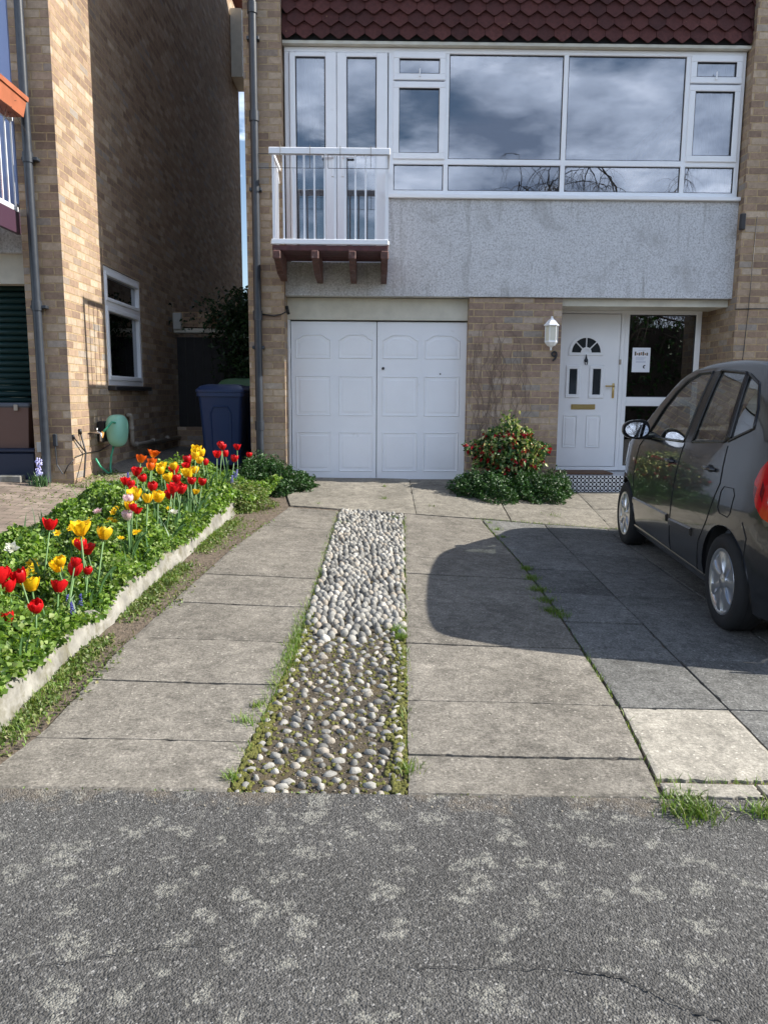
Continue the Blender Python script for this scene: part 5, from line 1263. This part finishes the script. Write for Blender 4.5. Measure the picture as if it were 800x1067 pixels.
for (y,z) in prof:
    r=.055 if z>.6 else .03;zt=z;row=[]
    z0=.19;z1=max(z0+.02,zt-r)
    for k in range(ns+1):
        zz=z0+(z1-z0)*k/ns;row.append((sx(y,zz),y,zz))
    xr=sx(y,z1);rr=min(.07,r*1.3)
    for k in range(1,nq+1):
        a=PI/2*k/nq;row.append((xr-rr*(1-math.cos(a)),y,z1+(zt-.012-z1)*math.sin(a)))
    xt=xr-rr
    for k in range(1,ntp+1):
        u=1-k/ntp;yy=y;cr=.012*(1-u*u)
        bulge=0
        if y<-1.44: bulge=-.045*(1-u*u)*min(1,(-1.44-y)/.2)
        if y>1.5: bulge=.05*(1-u*u)*min(1,(y-1.5)/.2)
        row.append((xt*u,yy+bulge,zt-.012+cr))
    rows_.append(row)
bm=bmesh.new();nv=len(rows_[0]);VV=[]
for row in rows_:
    R_=[bm.verts.new(p) for p in row];L_=[bm.verts.new((-p[0],p[1],p[2])) for p in row[:-1]]+[R_[-1]];VV.append((R_,L_))
for i in range(len(rows_)-1):
    for k in range(nv-1):
        for s in (0,1):
            A,B=VV[i][s],VV[i+1][s]
            f=(A[k],B[k],B[k+1],A[k+1]) if s==0 else (A[k],A[k+1],B[k+1],B[k])
            try: bm.faces.new(f)
            except ValueError: pass
# end caps
for i in (0,-1):
    R_,L_=VV[i]
    for k in range(nv-1):
        f=[R_[k],R_[k+1],L_[k+1],L_[k]];f=list(dict.fromkeys(f))
        try: bm.faces.new(f)
        except ValueError: pass
bm.normal_update()
AX={'y':1,'x':0,'z':2}
def inpoly(p,poly):
    s=0
    for (a,b),(c,d) in zip(poly,poly[1:]+poly[:1]):
        cr=(c-a)*(p[1]-b)-(d-b)*(p[0]-a)
        if abs(cr)<1e-9: continue
        if s==0: s=1 if cr>0 else -1
        elif (cr>0)!=(s>0): return False
    return True
def cut(poly,ax,filt,remove=True):
    i,j=AX[ax[0]],AX[ax[1]]
    lo=[min(p[0] for p in poly)-.03,min(p[1] for p in poly)-.03];hi=[max(p[0] for p in poly)+.03,max(p[1] for p in poly)+.03]
    for (a,b),(c,d) in zip(poly,poly[1:]+poly[:1]):
        fs=[f for f in bm.faces if filt(f) and max(v.co[i] for v in f.verts)>lo[0] and min(v.co[i] for v in f.verts)<hi[0] and max(v.co[j] for v in f.verts)>lo[1] and min(v.co[j] for v in f.verts)<hi[1]]
        g=set(fs)
        for f in fs: g|=set(f.edges)|set(f.verts)
        co=[0,0,0];co[i]=a;co[j]=b;no=[0,0,0];no[i]=-(d-b);no[j]=c-a
        bmesh.ops.bisect_plane(bm,geom=list(g),dist=1e-5,plane_co=co,plane_no=no)
    sel=[f for f in bm.faces if filt(f) and inpoly((f.calc_center_median()[i],f.calc_center_median()[j]),poly)]
    V=[];Fs=[];mp={}
    for f in sel:
        idx=[]
        for v in f.verts:
            if v not in mp: mp[v]=len(V);V.append((v.co.copy(),v.normal.copy()))
            idx.append(mp[v])
        Fs.append(tuple(idx))
    bmesh.ops.delete(bm,geom=sel,context='FACES')
    return V,Fs
def part(name,VF,mat,off=0.,side=None,parent=None):
    V,Fs=VF;keep=[f for f in Fs if side is None or (sum(V[i][0].x for i in f)>0)==(side>0)]
    us=sorted({i for f in keep for i in f});mp={k:q for q,k in enumerate(us)}
    q=MB();q.add([V[i][0]+V[i][1]*off for i in us],[tuple(mp[i] for i in f) for f in keep]);return q.build(name,mat,parent or car,smooth=True,uv=False,fixn=False)
side_f=lambda f:abs(f.normal.x)>.35 and f.calc_center_median().z>.9
low_f=lambda f:f.calc_center_median().z<.75
REAR,FRONT,WR=-1.14,1.245,.285
AR=.335
for ay in (REAR,FRONT):
    cut([(ay+AR*math.cos(2*PI*k/24),WR+AR*math.sin(2*PI*k/24)) for k in range(24)],'yz',low_f)
WF_=[(.80,1.005),(-.15,1.035),(-.215,1.468),(.05,1.462),(.24,1.42),(.40,1.345),(.56,1.235)]
WR_=[(-.315,1.045),(-.885,1.085),(-.80,1.455),(-.36,1.475)]
WQ_=[(-.925,1.09),(-1.20,1.17),(-1.16,1.27),(-1.05,1.395),(-.845,1.45)]
WF_,WR_,WQ_=[[(a,ZS(b)) for a,b in L_] for L_ in (WF_,WR_,WQ_)]
gl=[]
for i_,pl in enumerate((WF_,WR_,WQ_)): gl.append(cut(pl,'yz',side_f))
fw=cut([(-.64,1.13),(.64,1.13),(.53,.50),(-.53,.50)],'xy',lambda f:f.normal.z>.3 and .45<f.calc_center_median().y<1.2)
rw_=cut([(-.52,1.10),(.52,1.10),(.46,1.39),(-.46,1.39)],'xz',lambda f:f.calc_center_median().y<-1.4 and abs(f.normal.y)>.3)
tl=cut([(-1.41,.92),(-1.435,.99),(-1.49,1.05),(-1.56,1.10),(-1.63,1.11),(-1.70,1.0),(-1.745,.82),(-1.72,.74),(-1.63,.71),(-1.54,.735),(-1.47,.79),(-1.425,.85)],'yz',lambda f:f.calc_center_median().y<-1.35 and abs(f.calc_center_median().x)>.50)
hl=cut([(1.30,.80),(1.34,.93),(1.62,.86),(1.75,.70),(1.70,.60),(1.45,.66)],'yz',lambda f:f.calc_center_median().y>1.25 and abs(f.calc_center_median().x)>.40)
gr=cut([(-.42,.30),(.42,.30),(.36,.48),(-.36,.48)],'xz',lambda f:f.calc_center_median().y>1.6)
q=MB();q.bm(bm);body=q.build('body',M['paint'],car,smooth=True,uv=False,fixn=False,auto=50)
for k,vf in enumerate(gl):
    for s in (-1,1): part('side_window',vf,M['glass_car'],-.006,s)
def dens(pl,closed=False,st=.03):
    out=[];L=pl+(pl[:1] if closed else [])
    for (a,b),(c,d) in zip(L,L[1:]):
        n=max(1,int(math.hypot(c-a,d-b)/st))
        for k in range(n): out.append((a+(c-a)*k/n,b+(d-b)*k/n))
    out.append(L[-1]);return out
def tail_lamp(VF,side):
    V,Fs=VF;keep=[f for f in Fs if (sum(V[i][0].x for i in f)>0)==(side>0)]
    us=sorted({i for f in keep for i in f});mp={k:q for q,k in enumerate(us)};q=MB()
    q.add([V[i][0]+V[i][1]*.005 for i in us],[])
    for f in keep:
        c=sum((V[i][0] for i in f),Vector((0,0,0)))/len(f)
        m_=1 if (.78<c.z<.86 and c.y<-1.58) else (2 if (.86<=c.z<.885 or .765<c.z<=.78 or abs((c.y+1.0)*0)>1) else 0)
        q.f.append(tuple(mp[i] for i in f));q.m.append(m_)
    o=q.build('tail_lamp',[M['redlamp'],M['clearlamp'],M['red_dark']],car,smooth=True,uv=False,fixn=False)
    for r_ in (.035,):
        q=MB();q.tube([(side*(sx(y,z)-.02),y,z) for y,z in dens([(-1.43,.93),(-1.50,1.03),(-1.60,1.075)])],.004,5);q.build('lamp_rib',M['red_dark'],o,uv=False)
part('windscreen',fw,M['glass_car'],-.004);part('rear_window',rw_,M['glass_car'],-.004)
for s in (-1,1): tail_lamp(tl,s);part('headlight',hl,M['clearlamp'],.002,s)
part('grille',gr,M['black'],-.01)
def line(q,pl,s,r=.003,off=.0005,closed=False): q.tube([(s*(sx(y,z)+off),y,z) for y,z in dens(pl,closed)],r,6)
for s in (-1,1):
    q=MB()
    for pl in (WF_,WR_,WQ_): line(q,pl,s,.011,-.002,True)
    line(q,[(-.905,1.095),(-.825,1.50)],s,.018,-.006)
    V=[];n_=14
    for k in range(n_+1):
        u=k/n_;ya=-.15+(-.215+.15)*u;za=1.035+.482*u;yb=-.315+(-.36+.315)*u;zb_=1.045+.482*u
        V+=[(s*(sx(ya,za)+.002),ya,za),(s*(sx(yb,zb_)+.002),yb,zb_)]
    q.add(V,[(2*k,2*k+1,2*k+3,2*k+2) for k in range(n_)])
    q.build('window_trim',M['gloss_black'],car,smooth=True,uv=False)
    q=MB()
    for pl in ([(-.17,1.03),(-.16,.80),(-.12,.45),(-.10,.24)],[(.82,1.0),(.93,.92),(.96,.70),(.93,.24)],[(-.94,1.07),(-.99,.85),(-.86,.60),(-.74,.45),(-.68,.24)],[(-.10,.24),(.93,.24)],[(-.10,.24),(-.68,.24)]): line(q,pl,s,.0032)
    line(q,[(-1.06,.84),(-1.19,.845),(-1.22,.81),(-1.20,.70),(-1.17,.675),(-1.05,.68),(-1.02,.71),(-1.03,.81)],s,.0028,.0005,True)
    line(q,[(-1.36,.68),(-1.42,.60),(-1.40,.45)],s,.0032);line(q,[(1.38,.64),(1.50,.56),(1.55,.4)],s,.0032)
    q.build('panel_gap',M['dark_gap'],car,uv=False)
    # lower door moulding
    q=MB()
    for (ya,yb) in ((.90,-.06),(-.13,-.60)):
        P_=dens([(ya,.455),(yb,.475)]);V=[];
        for y,z in P_:
            for dz,o in ((-.028,.001),(-.02,.012),(.02,.014),(.03,.001)): V.append((s*(sx(y,z+dz)+o),y,z+dz))
        m_=len(P_);q.add(V,[(4*i+k,4*i+k+1,4*i+5+k,4*i+4+k) for i in range(m_-1) for k in range(3)]+[(0,1,2,3),(4*m_-1,4*m_-2,4*m_-3,4*m_-4)])
    q.build('door_moulding',M['paint'],car,smooth=True,auto=30,uv=False)
    # sill
    q=MB();V=[];P_=dens([(-.83,.2),(.93,.2)],st=.1)
    for y,z in P_:
        for zz,o in ((.16,-.03),(.20,.0),(.235,.008),(.25,-.002)): V.append((s*(sx(y,zz)+o),y,zz))
    m_=len(P_);q.add(V,[(4*i+k,4*i+k+1,4*i+5+k,4*i+4+k) for i in range(m_-1) for k in range(3)]);q.build('sill',M['paint'],car,smooth=True,uv=False)
    # handles
    for hy,hz in ((-.78,.905),(.02,.875)):
        q=MB();bmh=bmesh.new();bmesh.ops.create_uvsphere(bmh,u_segments=18,v_segments=10,radius=1)
        x0=sx(hy,hz)
        for v in bmh.verts:v.co=Vector((s*(x0-.004)+v.co.x*.006,hy+v.co.y*.072,hz-.008+v.co.z*.044))
        q.bm(bmh);q.build('handle_recess',M['dark_gap'],car,smooth=True,uv=False)
        q=MB();q.tube([(s*(x0-.002),hy-.085,hz+.008),(s*(x0+.020),hy-.06,hz+.012),(s*(x0+.026),hy,hz+.014),(s*(x0+.020),hy+.06,hz+.010),(s*(x0-.002),hy+.085,hz+.004)],[.010,.013,.014,.013,.010],8);q.build('door_handle',M['paint'],car,smooth=True,uv=False)
    q=MB();x0=sx(1.02,.80);q.lathe([(.016,0),(.014,.006),(0,.009)],12,mat=Matrix.Translation((s*x0,1.02,.80))@Matrix.Rotation(s*PI/2,4,'Y'));q.build('indicator',M['amber'],car,smooth=True,uv=False)
    # mirror
    mx,my,mz=s*.885,.60,1.075
    bmh=bmesh.new();bmesh.ops.create_uvsphere(bmh,u_segments=24,v_segments=14,radius=1)
    for v in bmh.verts:
        x,y,z=[math.copysign(abs(c_)**.75,c_) for c_ in v.co];y=max(y,-.25)
        v.co=Vector((mx+x*.105,my+y*.085,mz+z*.078*(1-.12*s*x)))
    q=MB();q.bm(bmh);q.tube([(s*.74,.66,1.02),(s*.80,.63,1.02),(s*.86,.61,1.03)],[.035,.028,.03],10);mh=q.build('door_mirror',M['paint'],car,smooth=True,uv=False,auto=50)
    q=MB();q.lathe([(0,0),(1,0)],28,mat=Matrix.Translation((mx,my-.036,mz))@Matrix.Rotation(math.radians(-13),4,'X')@Matrix.Scale(.088,4,(1,0,0))@Matrix.Scale(.062,4,(0,0,1))@Matrix.Rotation(PI/2,4,'X'));q.build('mirror_glass',M['chrome'],mh,uv=False)
    # arches
    for ay in (REAR,FRONT):
        q=MB();V=[];n_=20
        for k in range(n_+1):
            a=-.25+(PI+.5)*k/n_;yy=ay+AR*math.cos(a);zz=WR+AR*math.sin(a);xo=sx(yy,max(.2,zz))
            V+=[(s*(xo+.004),yy,zz),(s*(xo-.02),yy,zz),(s*.50,yy,zz)]
        q.add(V,[(3*k,3*k+1,3*k+4,3*k+3) for k in range(n_)],0);q.add(V,[(3*k+1,3*k+2,3*k+5,3*k+4) for k in range(n_)],1)
        q.build('arch_liner',[M['paint'],M['dark_gap']],car,smooth=True,uv=False)
        # wheel
        wx=s*.705
        TM=Matrix.Translation((wx,ay,WR))@Matrix.Rotation(s*PI/2,4,'Y')
        q=MB();q.lathe([(.185,-.08),(.24,-.086),(.270,-.078),(.284,-.055),(.285,.055),(.270,.078),(.24,.086),(.205,.082),(.192,.07),(.185,.05)],48,mat=TM)
        for g_ in (-.03,0,.03): q.lathe([(.2855,g_-.004),(.2862,g_),(.2855,g_+.004)],40,mat=TM)
        wh=q.build('wheel',M['tyre'],car,smooth=True,uv=False,auto=50)
        q=MB();q.lathe([(.193,.066),(.200,.072),(.196,.08),(.184,.080),(.172,.070),(.168,.045)],48,mat=TM)
        q.lathe([(0,.080),(.022,.080),(.028,.075),(.052,.073),(.060,.060)],28,mat=TM)
        for k in range(7):
            a=2*PI*k/7+.3
            for (r0,w0,d0,r1,w1,d1,r2_,w2,d2) in ((.045,.026,.070,.11,.022,.078,.182,.052,.072),):
                V=[]
                for r_,w_,d_ in ((r0,w0,d0),((r0+r1)/2,(w0+w1)/2-.002,(d0+d1)/2+.002),(r1,w1,d1),((r1+r2_)/2,w1+.007,(d1+d2)/2+.001),(r2_,w2,d2)):
                    for uu,dd in ((-1,-.016),(-.8,0),(0,.004),(.8,0),(1,-.016)):
                        p=Vector((r_*math.cos(a)-uu*w_*math.sin(a),r_*math.sin(a)+uu*w_*math.cos(a),d_+dd));V.append((TM@p)[:])
                q.add(V,[(5*i+k_,5*i+k_+1,5*i+6+k_,5*i+5+k_) for i in range(4) for k_ in range(4)])
        q.build('rim',M['alloy'],wh,smooth=True,uv=False,auto=40)
        q=MB();q.lathe([(0,.035),(.186,.035)],32,mat=TM);q.build('hub_backing',M['dark_gap'],wh,uv=False)
# interior
q=MB();q.box(-.66,.66,-1.55,1.25,.24,.30);q.box(-.62,.62,-1.5,-1.05,.3,.95);q.box(-.68,.68,.68,1.12,.55,.97,bev=.05);q.box(-.70,-.66,-1.0,.9,.3,.96);q.box(.66,.70,-1.0,.9,.3,.96);q.build('cabin',M['fabric'],car,uv=False)
for xx,yy,w_ in ((-.34,-.02,.24),(.34,-.02,.24),(-.33,-.86,.3),(.33,-.86,.3)):
    q=MB();q.box(xx-w_,xx+w_,yy,yy+.48,.42,.56,bev=.05);q.prism([(yy+.06,.5),(yy-.06,.5),(yy-.19,1.08),(yy-.10,1.10)],xx-w_+.02,xx+w_-.02,axis='x');q.box(xx-.12,xx+.12,yy-.20,yy-.10,1.12,1.30,bev=.04);q.build('seat',M['seat'],car,uv=False,smooth=True,auto=40)
q=MB();TMs=Matrix.Translation((.34,.60,.93))@Matrix.Rotation(math.radians(62),4,'X')
q.tube([(TMs@Vector((.18*math.cos(2*PI*k/24),.18*math.sin(2*PI*k/24),0)))[:] for k in range(25)],.014,8);q.tube([(TMs@Vector((-.17,0,0)))[:],(TMs@Vector((.17,0,0)))[:]],.018,6);q.tube([(.34,.60,.93),(.34,.75,.84)],.03,8);q.build('steering_wheel',M['black'],car,smooth=True,uv=False)
q=MB();q.box(-.26,.26,-1.842,-1.828,.47,.58,bev=.003);q.build('number_plate',M['plate'],car,uv=False)
q=MB();q.box(-.26,.26,1.835,1.848,.34,.45,bev=.003);q.build('number_plate',M['white'],car,uv=False)
q=MB();q.box(-.7,.7,-1.5,1.5,.17,.2);q.build('underbody',M['dark_gap'],car,uv=False)
q=MB();q.tube([(0,-1.60,1.10),(.28,-1.66,1.12)],.008,6);q.build('wiper',M['black'],car,uv=False)
CTH=math.radians(5.0);CX,CY=2.955,5.49
car.rotation_euler=(math.radians(.8),0,-CTH);car.location=(CX,CY,gz(2.9,5.5)-.003);car.scale=(1.025,1.025,1.0)
# ------------------------------------------------------------------ light
SE=math.radians(37);sd=Vector((1,-.012,0)).normalized()     # towards the sun
sdir=Vector((sd.x*math.cos(SE),sd.y*math.cos(SE),math.sin(SE)))
L=bpy.data.lights.new('sun','SUN');L.energy=5.0;L.angle=math.radians(.5);L.color=(1,.945,.85)
so=bpy.data.objects.new('sun',L);col.objects.link(so);so.rotation_euler=sdir.to_track_quat('Z','Y').to_euler();so.location=(20,0,20)
w=bpy.data.worlds.new('World');sc.world=w;w.use_nodes=True;t=w.node_tree;n=t.nodes;l=t.links
bg=n['Background'];sky=n.new('ShaderNodeTexSky');sky.sky_type='NISHITA';sky.sun_disc=False;sky.sun_elevation=SE
sky.sun_rotation=math.atan2(sdir.x,sdir.y);sky.air_density=1.;sky.dust_density=.6;sky.ozone_density=1.2
tc=n.new('ShaderNodeTexCoord');sp=n.new('ShaderNodeSeparateXYZ');l.new(tc.outputs['Generated'],sp.inputs[0])
dz=mth(t,'ADD',mth(t,'ABSOLUTE',sp.outputs['Z']),.16);cb=n.new('ShaderNodeCombineXYZ')
l.new(mth(t,'DIVIDE',sp.outputs['X'],dz),cb.inputs[0]);l.new(mth(t,'DIVIDE',sp.outputs['Y'],dz),cb.inputs[1]);cb.inputs[2].default_value=11.1
f=noise(t,.85,8,.58,vec=cb.outputs[0],dist=.25)
f=mth(t,'ADD',f,mth(t,'MULTIPLY',sp.outputs['Y'],-.03));mask=ramp(t,f,[(.50,0),(.575,1)])
f2=noise(t,1.9,7,.6,vec=cb.outputs[0]);cc=ramp(t,f2,[(.36,(2.8,3.6,5.2)),(.52,(8.5,9.8,12.2)),(.68,(17.5,18.8,21.5))])
fin=mix(t,sky.outputs[0],cc,mask);l.new(fin,bg.inputs['Color']);bg.inputs['Strength'].default_value=.10
sc.view_settings.view_transform='Standard';sc.view_settings.look='None';sc.view_settings.exposure=.86;sc.view_settings.gamma=1
sc.render.engine='CYCLES'
try: sc.cycles.max_bounces=8;sc.cycles.transparent_max_bounces=12
except Exception: pass
